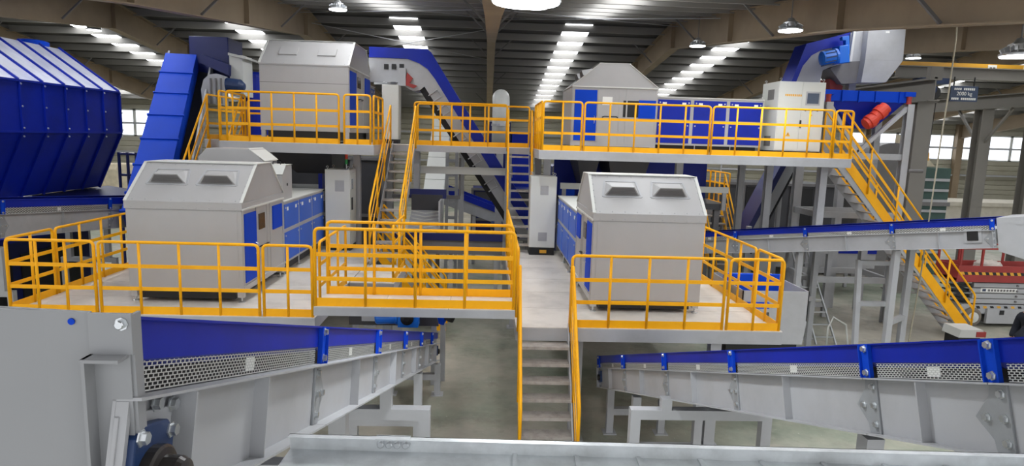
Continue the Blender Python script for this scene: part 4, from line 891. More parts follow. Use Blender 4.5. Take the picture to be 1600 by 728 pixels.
sb = B('platform_side', 'red_dull', sc, (12.95, 15.9, YL+.0, YL+.04, 1.27, 1.72), (12.95, 15.9, YL+.86, YL+.9, 1.27, 1.72), (12.95, 12.99, YL+.04, YL+.86, 1.27, 1.72)); B('platform_floor', 'paint_steel_dark', sc, (12.95, 15.9, YL+.04, YL+.86, 1.3, 1.36))
for i in range(14):
    x = 13.05+.2*i
    for m_, o in (('crane_yellow', 0), ('black', .1)): build(MB().prism([(x+o, YL-.004, 1.47), (x+o+.1, YL-.004, 1.47), (x+o+.06, YL-.004, 1.55), (x+o-.04, YL-.004, 1.55)], (0, .004, 0)), 'hazard_stripe', m_, sb)
ch_ = MB()
for i in range(12):
    x = 13.7+.2*i; build(MB().prism([(x, YL+.096, .5), (x+.1, YL+.096, .5), (x+.06, YL+.096, .58), (x-.04, YL+.096, .58)], (0, .004, 0)), 'hazard_stripe', 'crane_yellow' if i % 2 else 'black', sc)
lp = B('name_plate', 'white_paper', sc, (13.72, 14.75, YL+.07, YL+.08, .98, 1.09)); B('plate_logo', 'sign_blue', lp, (13.76, 13.86, YL+.066, YL+.07, 1.0, 1.07))
for i in range(9): B('plate_letter', 'paint_steel_dark', lp, (13.92+.088*i, 13.98+.088*i, YL+.066, YL+.07, 1.0, 1.06))
for x in (13.0, 13.6, 14.9):
    for yy in (YL+.02, YL+.88): build(MB().bar((x, yy, 1.72), (x, yy, 2.75), .05, .05), 'rail_post', 'red_dull', sc)
for z in (2.2, 2.72):
    for yy in (YL+.02, YL+.88): build(MB().bar((12.98, yy, z), (15.9, yy, z), .045, .045), 'rail_bar', 'red_dull', sc)
    build(MB().bar((13.0, YL+.02, z), (13.0, YL+.88, z), .045, .045), 'rail_bar', 'red_dull', sc)
rg = thing('rag', 'crumpled pale cloth lying on the scissor lift platform', 'cloth', (14.1, YL+.3, 1.36))
mb = MB(); random.seed(3); mb.lathe([(.15, .44), (.24, .42), (.3, .36), (.33, .12), (.34, 0)], (14.1, YL+.42, 1.36), n_=18)
for p in mb.v: p += Vector((random.uniform(-.06, .06), random.uniform(-.03, .03), random.uniform(-.04, .03)))
mb.v = [Vector((p.x, p.y, max(1.362, p.z))) for p in mb.v]
rg2 = build(mb, 'cloth_fold', 'rag', rg, smooth=True)
# ------------------------------------------------------------------ columns, crane and far right plant
def column(label, x, y, w_, h, m='column_grey'):
    t = thing('column', label, 'column', (x, y, 0)); build(MB().ibeam((x, y, 0), (x, y, h), w_, w_, .03, (0, 1, 0)), 'shaft', m, t); B('base_plate', m, t, (x-w_*.7, x+w_*.7, y-w_*.7, y+w_*.7, 0, .03)); B('cap', m, t, (x-w_*.6, x+w_*.6, y-w_*.6, y+w_*.6, h, h+.03)); return t
column('thick grey crane column right of the blue feed hopper', 14.25, 21.0, .55, 6.35)
column('grey crane column in the middle of the far right windows', 21.15, 27.0, .5, 6.6)
column('grey crane column at the right picture edge', 22.6, 26.0, .5, 6.6); 
rw = thing('runway_beam', 'grey crane runway beam on the thick column, running back to the left', 'beam', (14.25, 29, 6.38)); build(MB().ibeam((14.25, 20.4, 6.73), (14.25, 46.3, 6.73), .4, .7, .04), 'beam', 'column_grey', rw); B('end_stop', 'column_grey', rw, (14.05, 14.45, 20.4, 20.6, 7.08, 7.45))
B('rail', 'paint_steel_dark', rw, (14.2, 14.3, 20.4, 46.3, 7.08, 7.13))
rw2 = thing('runway_beam', 'second grey crane runway beam at the far right edge', 'beam', (21.2, 24, 6.64)); build(MB().ibeam((21.15, 17.5, 6.9), (21.15, 46.3, 6.9), .4, .55, .04), 'beam', 'column_grey', rw2)
for s in (-1, 1): build(MB().bar((21.15, 27+s*.2, 5.2), (21.15, 27+s*1.5, 6.6), .09, .09), 'knee_brace', 'column_grey', rw2)
cg = thing('crane_bridge', 'overhead crane bridge with grey girder and yellow beam at the right', 'crane', (17.5, 22.0, 7.1))
build(MB().ibeam((13.9, 22.0, 7.45), (21.5, 22.0, 7.45), .35, .4, .03), 'grey_girder', 'column_grey', cg); B('yellow_girder', 'crane_yellow', cg, (14.3, 21.5, 22.4, 22.7, 7.50, 7.86))
for x in (17.6, 18.9): p_ = B('white_plate', 'white_paper', cg, (x-.16, x+.16, 22.38, 22.4, 7.55, 7.83)); B('plate_mark', 'black', p_, (x-.1, x-.02, 22.37, 22.38, 7.6, 7.75), (x+.02, x+.1, 22.37, 22.38, 7.6, 7.75))
ho = thing('hoist', 'chain hoist with dark motor block hanging under the crane bridge', 'hoist', (15.2, 21.8, 6.6))
B('trolley', 'blue_cast', ho, (14.6, 15.6, 21.6, 22.1, 7.05, 7.24)); build(MB().lathe([(.15, 0), (.2, .05), (.2, .5), (.12, .6)], (14.55, 21.7, 6.9), (1, 0, -.1), 16), 'motor', 'blue_cast', ho); build(MB().lathe([(.2, 0), (.24, .04), (.24, .5), (.2, .54)], (15.1, 21.6, 6.75), (0, 1, 0), 16), 'rope_drum', 'black', ho)
for x in (15.0, 15.1, 15.25): build(MB().tube([(x, 21.7, 6.6), (x-.05+.0*x, 21.7, 4.75)], .012, 6), 'hoist_rope', 'cable', ho)
hb = build(MB().box(14.9, 15.2, 21.6, 21.8, 4.45, 4.75), 'hook_block', 'crane_yellow', ho, bevel=.04); build(MB().tube([(15.05, 21.7, 4.45), (15.05, 21.7, 4.3), (15.15, 21.7, 4.18), (15.05, 21.7, 4.08), (14.93, 21.7, 4.16)], .035, 8), 'hook', 'black', hb)
build(MB().tube([(14.6, 21.5, 6.85), (14.35, 21.5, 6.0), (14.2, 21.5, 4.6), (14.1, 21.5, 3.4)], .02, 6), 'pendant_cable', 'cable', ho)
sg = thing('load_sign', 'dark blue load sign reading 2000 kg hanging under the crane bridge', 'sign', (15.95, 21.4, 6.6))
B('sign_board', 'sign_blue', sg, (15.5, 16.45, 21.4, 21.43, 6.47, 6.98)); B('sign_hanger', 'black', sg, (15.6, 15.63, 21.43, 21.46, 6.98, 7.28), (16.3, 16.33, 21.43, 21.46, 6.98, 7.28))
def text(s, name, size, loc, rot, m, parent):
    cu = bpy.data.curves.new(name, 'FONT'); cu.body = s; cu.size = size; cu.align_x = 'CENTER'; cu.align_y = 'CENTER'; cu.extrude = .002
    o = bpy.data.objects.new(name+'_tmp', cu); COL.objects.link(o); dg = bpy.context.evaluated_depsgraph_get(); me = bpy.data.meshes.new_from_object(o.evaluated_get(dg)); bpy.data.objects.remove(o)
    me.materials.clear(); me.materials.append(M[m]); me.name = name; return inst(name, me, parent, loc, rot)
text('2000 kg', 'sign_lettering', .17, (15.98, 21.395, 6.725), (math.pi/2, 0, 0), 'white_paper', sg)
for zz, n_ in ((6.88, 11), (6.56, 13)):
    mb = MB()
    for i in range(n_):
        if i in (4,): continue
        x = 15.98-.033*n_+.066*i; mb.box(x, x+.045, 21.393, 21.4, zz-.035, zz+.035)
    build(mb, 'worn_lettering', 'white_paper', sg)
rp_ = thing('hanging_rope', 'long thin pale rope hanging from the roof at the right', 'rope', (9.5, 13.4, 0))
pts = [ray(1498, -20, 12.6), ray(1494, 60, 12.7), ray(1483, 140, 12.8), ray(1470, 220, 12.9), ray(1455, 320, 13.0), ray(1437, 440, 13.2), ray(1418, 545, 13.4)]
p0 = pts[0]; build(MB().tube([Vector((p0.x+.1, p0.y, roof_z(p0.y, 9.4)))]+pts, .014, 6), 'rope_strand', 'rope', rp_)
cb = thing('concrete_block', 'long pale concrete box on the floor before the far right wall', 'box', (33, 41, 0)); B('block', 'concrete_box', cb, (28.6, 37.0, 40.0, 43.0, 0, 1.35)); B('block_lid', 'concrete_box', cb, (28.5, 37.1, 39.9, 43.1, 1.35, 1.6))
un = thing('louvred_unit', 'dark grey louvred steel unit below the hoist hook', 'machine', (17.1, 24.3, 0)); B('casing', 'machine_green', un, (16.45, 17.8, 24.0, 25.6, 0, 4.15)); 
for i in range(9): build(MB().bar((16.5, 23.95, .5+.4*i), (17.75, 23.95, .5+.4*i), .05, .1), 'louvre', 'paint_steel', un)
B('cap_frame', 'paint_steel_dark', un, (16.4, 17.85, 23.9, 24.0, 2.7, 2.85)); build(MB().prism([(16.45, 24.8, 4.2), (17.7, 24.8, 4.2), (16.5, 24.8, 5.4)], (0, .8, 0)), 'hopper_side', 'bale', un)
dr = thing('grey_drum', 'big dark grey drum screen standing behind the blue feed hopper', 'drum', (15.3, 24.5, 0)); build(MB().lathe([(.6, 0), (1.25, .05), (1.25, 2.6), (.6, 2.65)], (15.0, 23.2, 3.8), (0, 1, 0), 32), 'drum_shell', 'paint_steel_dark', dr); B('drum_cradle', 'paint_steel_dark', dr, (13.9, 16.1, 23.3, 25.7, 0, 3.0))
# ------------------------------------------------------------------ person at the right edge
pe = thing('person', 'person in a dark navy work jacket bending an arm at the right picture edge', 'person', (11.5, 12.6, 0))
def skin(name, vs_, es, rad, m, parent, sub=2):
    me = bpy.data.meshes.new(name); me.from_pydata(vs_, es, []); o = bpy.data.objects.new(name, me); link(o, parent)
    me.materials.append(M[m]); sk = o.modifiers.new('skin', 'SKIN'); sk.use_smooth_shade = True
    for i, r in enumerate(rad): me.skin_vertices[0].data[i].radius = (r, r) if not isinstance(r, tuple) else r
    me.skin_vertices[0].data[0].use_root = True
    s = o.modifiers.new('sub', 'SUBSURF'); s.levels = sub; s.render_levels = sub; return o
# figure faces left (towards -x); local origin at the feet
V_ = [(0,0,.95),(0,0,1.12),(-.03,0,1.3),(-.05,0,1.46),(-.06,0,1.55),(-.08,0,1.64),(-.085,0,1.74),
      (-.08,-.2,1.42),(-.36,-.28,1.2),(-.55,-.26,1.02),(-.62,-.25,.97),
      (-.04,.2,1.40),(-.06,.27,1.12),(-.16,.25,.88),(-.2,.24,.8),
      (0,-.1,.88),(-.02,-.11,.5),(.02,-.11,.1),(-.14,-.12,.04),(0,.1,.88),(-.02,.11,.5),(.03,.11,.1),(-.13,.12,.04)]
E_ = [(0,1),(1,2),(2,3),(3,4),(4,5),(5,6),(3,7),(7,8),(8,9),(9,10),(3,11),(11,12),(12,13),(13,14),(0,15),(15,16),(16,17),(17,18),(0,19),(19,20),(20,21),(21,22)]
R_ = [(.13,.11),(.13,.11),(.14,.12),(.12,.1),.055,(.085,.075),(.08,.07),.065,.05,.042,.03,.065,.05,.042,.03,.085,.06,.045,.04,.085,.06,.045,.04]
body = skin('body', V_, E_, R_, 'skin', pe)
jk = skin('jacket', V_[:4]+[(-.055,0,1.5)]+V_[7:10]+V_[11:14], [(0,1),(1,2),(2,3),(3,4),(3,5),(5,6),(6,7),(3,8),(8,9),(9,10)], [(.17,.15),(.17,.15),(.18,.15),(.16,.14),.085,.105,.09,.075,.105,.09,.075], 'cloth_navy', pe)
trs = skin('trousers', [V_[0]]+V_[15:18]+V_[19:22], [(0,1),(1,2),(2,3),(0,4),(4,5),(5,6)], [(.155,.14),.105,.085,.07,.105,.085,.07], 'trouser', pe)
for yy in (-.115, .115): build(MB().lathe([(.05, 0), (.055, .03), (.05, .08), (.045, .11)], (.02, yy, .0), n_=12).prism([(.07, yy-.05, 0), (-.2, yy-.05, 0), (-.2, yy-.05, .05), (.0, yy-.05, .1), (.07, yy-.05, .1)], (0, .1, 0)), 'shoe', 'black', pe, world=False, bevel=.01)
fin = [(0,0,0)]; ee = []; fr2 = [.03]
for k_, (a, l) in enumerate(((-.03, .07), (-.01, .08), (.01, .075), (.03, .06))):
    b_ = len(fin); fin += [(-.05, a, -.01), (-.05-l*.5, a, -.03), (-.05-l*.8, a, -.06)]; ee += [(0, b_), (b_, b_+1), (b_+1, b_+2)]; fr2 += [.011, .009, .008]
b_ = len(fin); fin += [(-.02, -.035, -.02), (-.05, -.05, -.05)]; ee += [(0, b_), (b_, b_+1)]; fr2 += [.011, .009]
for p_ in (V_[10], V_[14]): hnd = skin('hand', fin, ee, fr2, 'skin', pe); hnd.location = p_
build(MB().lathe([(.02, .11), (.075, .1), (.105, .05), (.11, 0), (.1, -.04)], (-.07, 0, 1.74), n_=18), 'hair', 'hair', pe, world=False, smooth=True)
build(MB().prism([(-.16, -.012, 1.68), (-.19, 0, 1.66), (-.16, .012, 1.68), (-.155, 0, 1.72)], (0, 0, .005)), 'nose', 'skin', pe, world=False)
for yy in (-.035, .035): build(MB().lathe([(.001, -.012), (.012, 0), (.001, .012)], (-.155, yy, 1.715), n_=10), 'eye', 'black', pe, world=False)
build(MB().box(-.163, -.15, -.025, .025, 1.62, 1.63), 'mouth', 'red_dull', pe, world=False)
for yy in (-.09, .09): build(MB().lathe([(.005, -.03), (.02, 0), (.005, .03)], (-.07, yy, 1.69), n_=10), 'ear', 'skin', pe, world=False)
build(MB().tube([(-.2+.06*math.cos(a), -.235+.11*math.sin(a), 1.335+.085*math.cos(a)) for a in [i*math.pi/6 for i in range(13)]], .014, 6), 'reflective_stripe', 'paint_light', pe, world=False)
pe.rotation_euler = (0, 0, 0)
# ------------------------------------------------------------------ plant under and behind the upper level, middle
wi = thing('gloss_incline', 'panelled incline conveyor with painted-in bright gloss in the middle background behind the upper bridge', 'conveyor', (-1.8, 20, 0))
a0, b0 = Vector((-1.78, 19.6, 1.5)), Vector((-1.72, 25.5, 5.9)); dd = (b0-a0); nv = Vector((0, -dd.z, dd.y)).normalized()
for i in range(12):
    p, q = a0.lerp(b0, i/12), a0.lerp(b0, (i+.96)/12); build(MB().hull8([p+Vector((-.36, 0, 0)), p+Vector((.32, 0, 0)), p+Vector((.32, 0, 0))-nv*.5, p+Vector((-.36, 0, 0))-nv*.5], [q+Vector((-.36, 0, 0)), q+Vector((.32, 0, 0)), q+Vector((.32, 0, 0))-nv*.5, q+Vector((-.36, 0, 0))-nv*.5]), 'cover_panel', 'paint_light', wi)  # light panel colour stands in for brightness reflected by glossy covers
build(MB().bar(a0-nv*.25, b0-nv*.25, .62, .4, nv), 'inner_trunk', 'blue_navy', wi)
for f_ in (.1, .5, .9): q = a0.lerp(b0, f_)-nv*.5; build(MB().bar(q, (q.x, q.y, 0), .12, .12), 'support_post', 'paint_steel', wi)
bn = thing('feed_bin', 'grey bin with pale chevron belt below the left steel stairs', 'bin', (-2.0, 16.9, 0))
B('rear_wall', 'dark_chute', bn, (-2.05, -1.2, 17.6, 17.64, 2.55, 3.2)); B('blue_rim', 'blue_navy', bn, (-2.1, -1.1, 17.62, 17.72, 3.1, 3.35)); B('side_wall', 'paint_steel', bn, (-1.25, -1.2, 16.8, 17.6, 2.3, 3.1)); B('stand', 'paint_steel_dark', bn, (-2.0, -1.9, 17.4, 17.5, 0, 2.5), (-1.35, -1.25, 17.4, 17.5, 0, 2.5))
build(MB().prism([(-2.05, 16.8, 2.35), (-1.25, 16.8, 2.35), (-1.25, 17.6, 2.75), (-2.05, 17.6, 2.75)], (0, 0, .02)), 'belt', 'paint_steel', bn)
for i in range(5): yy = 16.85+.15*i; z = 2.40+.075*i; build(MB().bar((-2.03, yy+.1, z+.05), (-1.65, yy, z), .03, .03).bar((-1.65, yy, z), (-1.27, yy+.1, z+.05), .03, .03), 'chevron', 'paint_light', bn)
nc = thing('cross_conveyor', 'navy and grey cross conveyor behind the lower footbridge', 'conveyor', (-.4, 16.9, 0))
B('side_plate', 'paint_steel_dark', nc, (-2.4, .45, 16.55, 16.6, 1.75, 2.12)); B('navy_guard', 'blue_navy', nc, (-2.4, .45, 16.5, 16.56, 2.12, 2.3)); B('belt', 'rubber', nc, (-2.4, .45, 16.6, 17.2, 2.0, 2.05))
for x in (-2.2, -.9, .3): B('leg', 'paint_steel', nc, (x-.05, x+.05, 16.62, 16.72, 0, 1.75))
b2 = thing('back_conveyor', 'grey inclined conveyor with blue guard in the background under the upper bridge', 'conveyor', (-.3, 24, 0))
build(MB().prism([(-1.7, 24, 2.75), (1.1, 24, 1.75), (1.1, 24, 1.35), (-1.7, 24, 2.3)], (0, .04, 0)), 'side_plate', 'paint_steel', b2); build(MB().prism([(-1.7, 23.96, 2.98), (1.1, 23.96, 1.98), (1.1, 23.96, 1.75), (-1.7, 23.96, 2.75)], (0, .04, 0)).prism([(-1.7, 25, 3.0), (1.1, 25, 2.0), (1.1, 25, 1.75), (-1.7, 25, 2.75)], (0, .04, 0)), 'blue_guard', 'blue_deep', b2)
build(MB().prism([(-1.7, 24.04, 2.65), (1.1, 24.04, 1.65), (1.1, 24.04, 1.6), (-1.7, 24.04, 2.6)], (0, .95, 0)), 'belt', 'rubber', b2)
for x, z in ((-.45, 1.85), (.7, 1.45)): B('leg', 'paint_steel', b2, (x-.06, x+.06, 24.05, 24.17, 0, z), (x-.06, x+.06, 24.8, 24.92, 0, z))
build(MB().lathe([(.14, 0), (.16, .02), (.16, .4), (.1, .45)], (.2, 23.8, 1.55), (1, 0, 0), 14), 'motor', 'blue_cast', b2)
cbm = thing('tie_beam', 'pale horizontal steel tie beam below the upper middle footbridge', 'beam', (-.4, 17.9, 3.8)); B('beam', 'paint_light', cbm, (-2.0, .7, 18.15, 18.25, 3.75, 3.95)); B('end_plate', 'paint_steel', cbm, (-2.02, -2.0, 18.1, 18.3, 3.7, 4.0), (.7, .72, 18.1, 18.3, 3.7, 4.0))
t3 = thing('tie_beam', 'thin grey lower tie beam behind the left steel stairs', 'beam', (-1.7, 18.4, 3.05)); B('beam', 'paint_steel_dark', t3, (-2.7, -.75, 18.4, 18.47, 3.02, 3.12)); B('hanger', 'paint_steel_dark', t3, (-.8, -.74, 18.4, 18.5, 3.12, 4.2))
lt = thing('lattice_post', 'grey lattice post right of the panelled incline', 'post', (-1.2, 20.2, 0)); 
for x in (-1.25, -.95): B('chord', 'paint_steel', lt, (x-.05, x+.05, 20.2, 20.3, 0, 4.5))
for i in range(9): B('batten', 'paint_steel', lt, (-1.2, -1.0, 20.22, 20.28, .4+.45*i, .5+.45*i))
# chutes under the upper machines
u1 = thing('under_chute', 'dark grey tapering chute under the upper left machine', 'chute', (-4.6, 17.3, 3.6))
build(MB().hull8([(-4.9, 16.8, 3.75), (-4.0, 16.8, 3.75), (-4.0, 17.9, 3.75), (-4.9, 17.9, 3.75)], [(-5.45, 16.3, 4.3), (-3.9, 16.3, 4.3), (-3.9, 18.2, 4.3), (-5.45, 18.2, 4.3)]), 'funnel', 'dark_chute', u1); B('collar', 'dark_chute', u1, (-5.5, -3.85, 16.25, 18.25, 4.3, 4.42))
u2 = thing('dark_conveyor', 'dark flat conveyor under the upper left platform behind the lower cabinets', 'conveyor', (-5, 17.2, 0)); B('bed', 'dark_chute', u2, (-7.2, -4.2, 16.75, 18.3, 3.2, 3.35)); B('blue_end', 'blue_deep', u2, (-4.35, -4.25, 16.75, 17.6, 3.35, 3.75)); B('side_plate', 'paint_steel', u2, (-7.2, -4.2, 16.69, 16.75, 3.05, 3.3))
for x in (-7.0, -5.6, -4.4): B('leg', 'paint_steel_dark', u2, (x-.06, x+.06, 16.8, 16.92, 0, 3.2), (x-.06, x+.06, 18.1, 18.22, 0, 3.2))
for i, (xa, xb, za, cx) in enumerate(((2.3, 2.85, 3.55, 'dark chute nearer the stairs under the upper right platform'), (3.1, 4.15, 3.6, 'wide dark chute under the upper right gabled machine'))):
    u = thing('under_chute', cx, 'chute', ((xa+xb)/2, 16.9, za)); build(MB().hull8([(xa+.2, 16.7, za), (xb-.1, 16.7, za), (xb-.1, 17.6, za), (xa+.2, 17.6, za)], [(xa, 16.3, 4.3), (xb, 16.3, 4.3), (xb, 18.0, 4.3), (xa, 18.0, 4.3)]), 'funnel', 'dark_chute', u); B('collar', 'dark_chute', u, (xa-.05, xb+.05, 16.25, 18.05, 4.3, 4.42))
u3 = thing('dark_conveyor', 'dark flat conveyor under the upper right platform behind the lower right machine', 'conveyor', (3.5, 17.2, 0)); B('bed', 'dark_chute', u3, (1.9, 6.3, 16.5, 18.2, 3.1, 3.25)); B('pale_edge', 'paint_light', u3, (1.9, 6.3, 16.42, 16.5, 3.55, 3.7)); B('blue_box', 'blue', u3, (1.95, 2.3, 16.6, 17.2, 3.25, 3.6)); B('blue_back', 'blue_deep', u3, (1.9, 6.3, 18.2, 18.26, 3.25, 4.25)); B('edge_post', 'paint_steel', u3, (1.95, 2.05, 16.42, 16.5, 3.1, 3.55), (6.15, 6.25, 16.42, 16.5, 3.1, 3.55))
for x in (2.1, 4.2, 6.1): B('leg', 'paint_steel_dark', u3, (x-.07, x+.07, 16.6, 16.74, 0, 3.1), (x-.07, x+.07, 18.0, 18.14, 0, 3.1))
# far yellow stairs and incline right of the lower right machine
stair('steel_stairs', 'small yellow stairs in the background right of the lower right machine', (6.9, 20.6, 2.75), (0, -1, 0), (1, 0, 0), .8, 0, 12, 2.4, strm='yellow')
fp_ = deck('rear_platform', 'small background platform with yellow rails behind the rising conveyor', 6.3, 8.0, 20.65, 22.6, 2.75, cols=((6.4, 20.8, 0), (7.9, 20.8, 0), (6.4, 22.4, 0), (7.9, 22.4, 0)), along='y')
rail((6.86, 20.6, 2.75), (6.86, 18.4, .2), 'left yellow handrail of the small background stairs', 1, toe=False); rail((7.74, 20.6, 2.75), (7.74, 18.4, .2), 'right yellow handrail of the small background stairs', 1, toe=False)
rail((6.35, 22.55, 2.75), (7.95, 22.55, 2.75), 'yellow rear rail of the small background platform', 4); rail((7.95, 20.7, 2.75), (7.95, 22.5, 2.75), 'yellow right side rail of the small background platform', 3); rail((6.35, 20.7, 2.75), (6.35, 22.5, 2.75), 'yellow left side rail of the small background platform', 3)
ri = thing('rear_incline', 'dark blue and grey incline behind the small background stairs', 'conveyor', (8.2, 19.2, 0)); a0, b0 = Vector((7.95, 19.4, 1.6)), Vector((9.15, 19.4, 4.3)); nv = Vector((-(b0-a0).z, 0, (b0-a0).x)).normalized()
build(MB().bar(a0, b0, .8, .3, nv), 'side_frame', 'paint_steel', ri); build(MB().bar(a0+nv*.22, b0+nv*.22, .9, .16, nv), 'blue_cover', 'blue_navy', ri); build(MB().bar(a0-nv*.2, b0-nv*.2, .7, .08, nv), 'belt', 'rubber', ri)
for f_ in (.15, .8): q = a0.lerp(b0, f_)-nv*.25; build(MB().bar((q.x, 19.6, q.z), (q.x, 19.6, 0), .12, .12), 'support_post', 'paint_steel', ri)
# drive and hopper beyond the end of the left foreground conveyor
dh = thing('drive_hopper', 'grey hopper with blue gear motor under the lower footbridge', 'hopper', (-1.9, 12.2, 0))
build(MB().prism([(-2.55, 11.9, 1.2), (-.85, 11.9, 1.2), (-1.0, 11.9, 1.9), (-2.55, 11.9, 1.9)], (0, .05, 0)), 'front_plate', 'dark_chute', dh); B('side_pocket', 'paint_steel', dh, (-2.3, -1.75, 11.82, 11.9, 1.3, 1.85)); B('yellow_label', 'crane_yellow', dh, (-2.2, -1.95, 11.815, 11.82, 1.68, 1.8)); B('leg', 'paint_steel', dh, (-2.5, -2.4, 11.95, 12.05, 0, 1.2), (-1.0, -.9, 11.95, 12.05, 0, 1.2))
gm = build(MB().lathe([(.11, 0), (.14, .03), (.14, .36), (.16, .38), (.16, .42)], (-2.0, 11.6, 1.45), (1, 0, .05), 18), 'gear_motor', 'blue_motor', dh); B('gearbox', 'blue_motor', gm, (-1.57, -1.2, 11.45, 11.75, 1.3, 1.62)); build(MB().lathe([(.12, 0), (.12, .03), (.05, .05)], (-1.4, 11.45, 1.47), (0, -1, 0), 16), 'gear_cover', 'black', gm); B('motor_bracket', 'paint_steel', gm, (-1.5, -1.3, 11.75, 11.9, 1.22, 1.3)); B('terminal_box', 'paint_light', gm, (-1.88, -1.75, 11.44, 11.48, 1.5, 1.6))
bpz = thing('blue_spout', 'blue and black pipe spout at the far end of the left foreground conveyor', 'pipe', (-.75, 12.3, 0)); build(MB().lathe([(.1, 0), (.1, .42)], (-.85, 12.2, 1.18), (.35, 0, .9), 16), 'blue_pipe', 'blue', bpz); build(MB().lathe([(.12, 0), (.12, .42)], (-.7, 12.2, 1.25), (.45, 0, .9), 16), 'black_sleeve', 'black', bpz); B('stand', 'paint_steel', bpz, (-.84, -.74, 12.15, 12.25, 0, 1.25))
# dark machinery left of and below the lower left platform
dk = thing('dark_machine', 'dark navy machine on the floor below the conveyor at the far left', 'machine', (-10.2, 14, 0)); B('body', 'blue_navy', dk, (-12.5, -10.4, 12.0, 17.0, 0, 2.2)); B('top_rail', 'blue_deep', dk, (-12.5, -10.35, 11.95, 17.0, 2.2, 2.32)); B('side_panel', 'black', dk, (-10.4, -10.37, 12.4, 14.2, .3, 1.9), (-10.4, -10.37, 14.5, 16.5, .3, 1.9))
# far left background
for i, (x, y, z, s_) in enumerate(((-19.6, 33, 0, 1.6), (-17.2, 33.3, 0, 1.5), (-22.0, 33.4, 0, 1.6), (-20.8, 33.2, 1.575, 1.5), (-18.4, 33.2, 1.58, 1.4))):
    lab = ('middle one of the bottom row', 'right one of the bottom row', 'left one of the bottom row', 'left one of the upper row', 'right one of the upper row')[i]
    t = thing('bale', 'beige compressed bale by the far left wall, '+lab, 'bale', (x, y, z), group='beige bales by the far left wall')
    mb = MB().lathe([(s_*.62, 0), (s_*.66, .1), (s_*.66, s_*.8), (s_*.6, s_*.98)], (0, 0, 0), n_=9)
    for p in mb.v: p += Vector((random.uniform(-.06, .06), random.uniform(-.06, .06), 0))
    build(mb, 'bale_body', 'bale', t, world=False)
bg_ = thing('blue_barrier', 'small dark blue tube barrier between the bunker and the covered incline', 'barrier', (-12.2, 22, 0))
xa, xb = ray(187, 265, 22).x, ray(214, 265, 22).x
for x in (xa, (xa+xb)/2, xb): build(MB().tube([(x, 22, 0), (x, 22, 3.95)], .05, 8), 'post', 'blue_navy', bg_)
for z in (3.9, 3.2, 2.4): build(MB().tube([(xa, 22, z), (xb, 22, z)], .045, 8), 'bar', 'blue_navy', bg_)
# far middle background seen through the upper rails
du_ = thing('white_duct', 'white round duct outlet above the upper middle footbridge rail', 'duct', (.55, 22.5, 0)); c = ray(783, 163, 22.5); build(MB().tube([(c.x, 22.5, 4.6)]+[(c.x, 22.5+.5*(1-math.cos(a)), c.z-.25+.5*math.sin(a)) for a in [i*math.pi/10 for i in range(6)]]+[(c.x, 24.5, c.z+.25)], .3, 18), 'duct_tube', 'paint_light', du_, smooth=True); build(MB().lathe([(.32, 0), (.32, .08)], (c.x, 22.5, 5.2), n_=18), 'duct_clamp', 'alu', du_); B('duct_stand', 'paint_steel', du_, (c.x-.12, c.x+.12, 22.4, 22.6, 0, 4.65))
for i, (a_, b_, c_, d_, lab) in enumerate(((764, 188, 798, 220, 'dark blue machine box in the far middle behind the upper footbridge rail, left one'), (800, 205, 832, 224, 'blue machine box in the far middle behind the upper footbridge rail, right one'))):
    t = thing('machine_box', lab, 'machine', tuple(ray(a_, d_, 30))[:2]+(0,)); q = bx(a_, b_, c_, d_, 30, 2); build(MB().box(q[0], q[1], q[2], q[3], 2.5, q[5]), 'casing', 'blue_navy' if i == 0 else 'blue_deep', t); B('base_frame', 'paint_steel', t, (q[0]+.05, q[1]-.05, q[2]+.1, q[3]-.1, 0, 2.5)); B('top_edge', 'paint_steel', t, (q[0]-.03, q[1]+.03, q[2]-.03, q[2], q[5]-.08, q[5]))
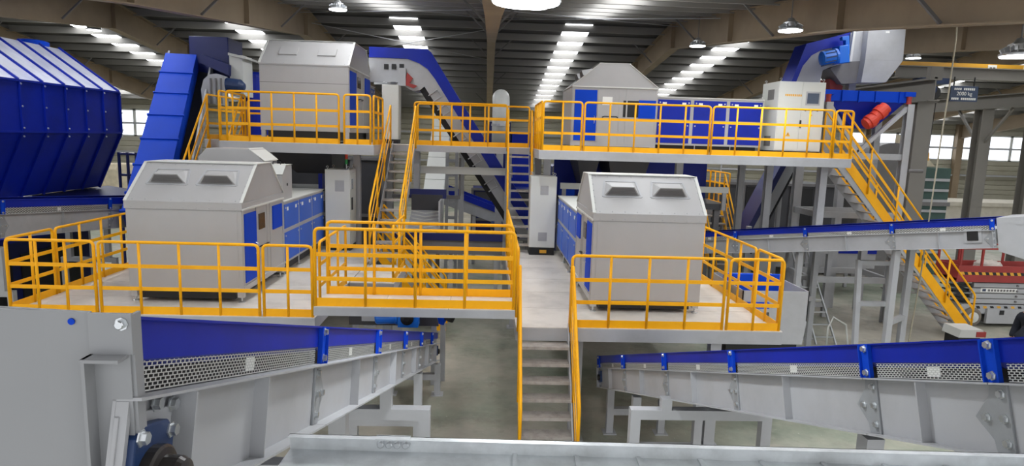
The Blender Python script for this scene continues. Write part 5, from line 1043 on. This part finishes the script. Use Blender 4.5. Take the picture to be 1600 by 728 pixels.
# ------------------------------------------------------------------ large dark plant further back, half hidden by the platforms
def plant(label, x0, x1, y0, y1, z, m, bays, top_rail=False):
    t = thing('processing_machine', label, 'machine', ((x0+x1)/2, (y0+y1)/2, 0))
    B('body', m, t, (x0, x1, y0, y1, .5, z)); 
    for i in range(bays+1):
        x = x0+(x1-x0)*i/bays; B('rib', 'paint_steel_dark', t, (x-.05, x+.05, y0-.08, y0, .3, z))
    for zz in (.45, z*.5, z): B('belt_rail', 'paint_steel_dark', t, (x0-.05, x1+.05, y0-.1, y0, zz-.05, zz+.05))
    for i in range(bays):
        a = x0+(x1-x0)*i/bays+.12; b = x0+(x1-x0)*(i+1)/bays-.12
        B('panel', 'black' if i % 2 else 'dark_chute', t, (a, b, y0-.02, y0, z*.5+.12, z-.12)); B('panel', 'dark_chute' if i % 2 else m, t, (a, b, y0-.02, y0, .6, z*.5-.12))
    for x in (x0+.15, x1-.15):
        for y in (y0+.15, y1-.15): B('leg', 'paint_steel_dark', t, (x-.1, x+.1, y-.1, y+.1, 0, .5))
    if top_rail:
        for x in (x0+.05, (x0+x1)/2, x1-.05): build(MB().tube([(x, y0+.05, z), (x, y0+.05, z+1.0)], .025, 8), 'rail_post', 'paint_steel', t)
        for zz in (.5, 1.0): build(MB().tube([(x0+.05, y0+.05, z+zz), (x1-.05, y0+.05, z+zz)], .025, 8), 'rail_tube', 'paint_steel', t)
    return t
plant('dark machine block under the upper right platform behind the background stairs', 8.6, 13.2, 23.4, 26.0, 3.4, 'dark_chute', 5, True)
plant('navy machine block behind the chutes under the upper right platform', 2.2, 6.0, 21.0, 23.5, 3.9, 'blue_navy', 4)
plant('dark machine block under the upper left platform behind the flat conveyor', -9.0, -3.6, 22.5, 25.0, 3.95, 'dark_chute', 5)
plant('low dark machine in the far middle under the upper footbridge', -.6, 2.0, 27.5, 29.5, 2.6, 'blue_navy', 3)
# thin tie rods crossing under the roof
for (a, b) in (((-7, 20, 9.0), (0, 24.5, 9.1)), ((0, 20, 8.6), (-7, 24.5, 9.1)), ((7, 20, 8.6), (0.1, 24.5, 9.1)), ((.1, 20, 8.6), (7, 24.5, 9.1)), ((-7, 26, 9.0), (0, 31, 8.4)), ((0, 26, 9.0), (-7, 31, 8.4))):
    build(MB().tube([a, b], .015, 6), 'tie_rod', 'paint_steel', ceil)
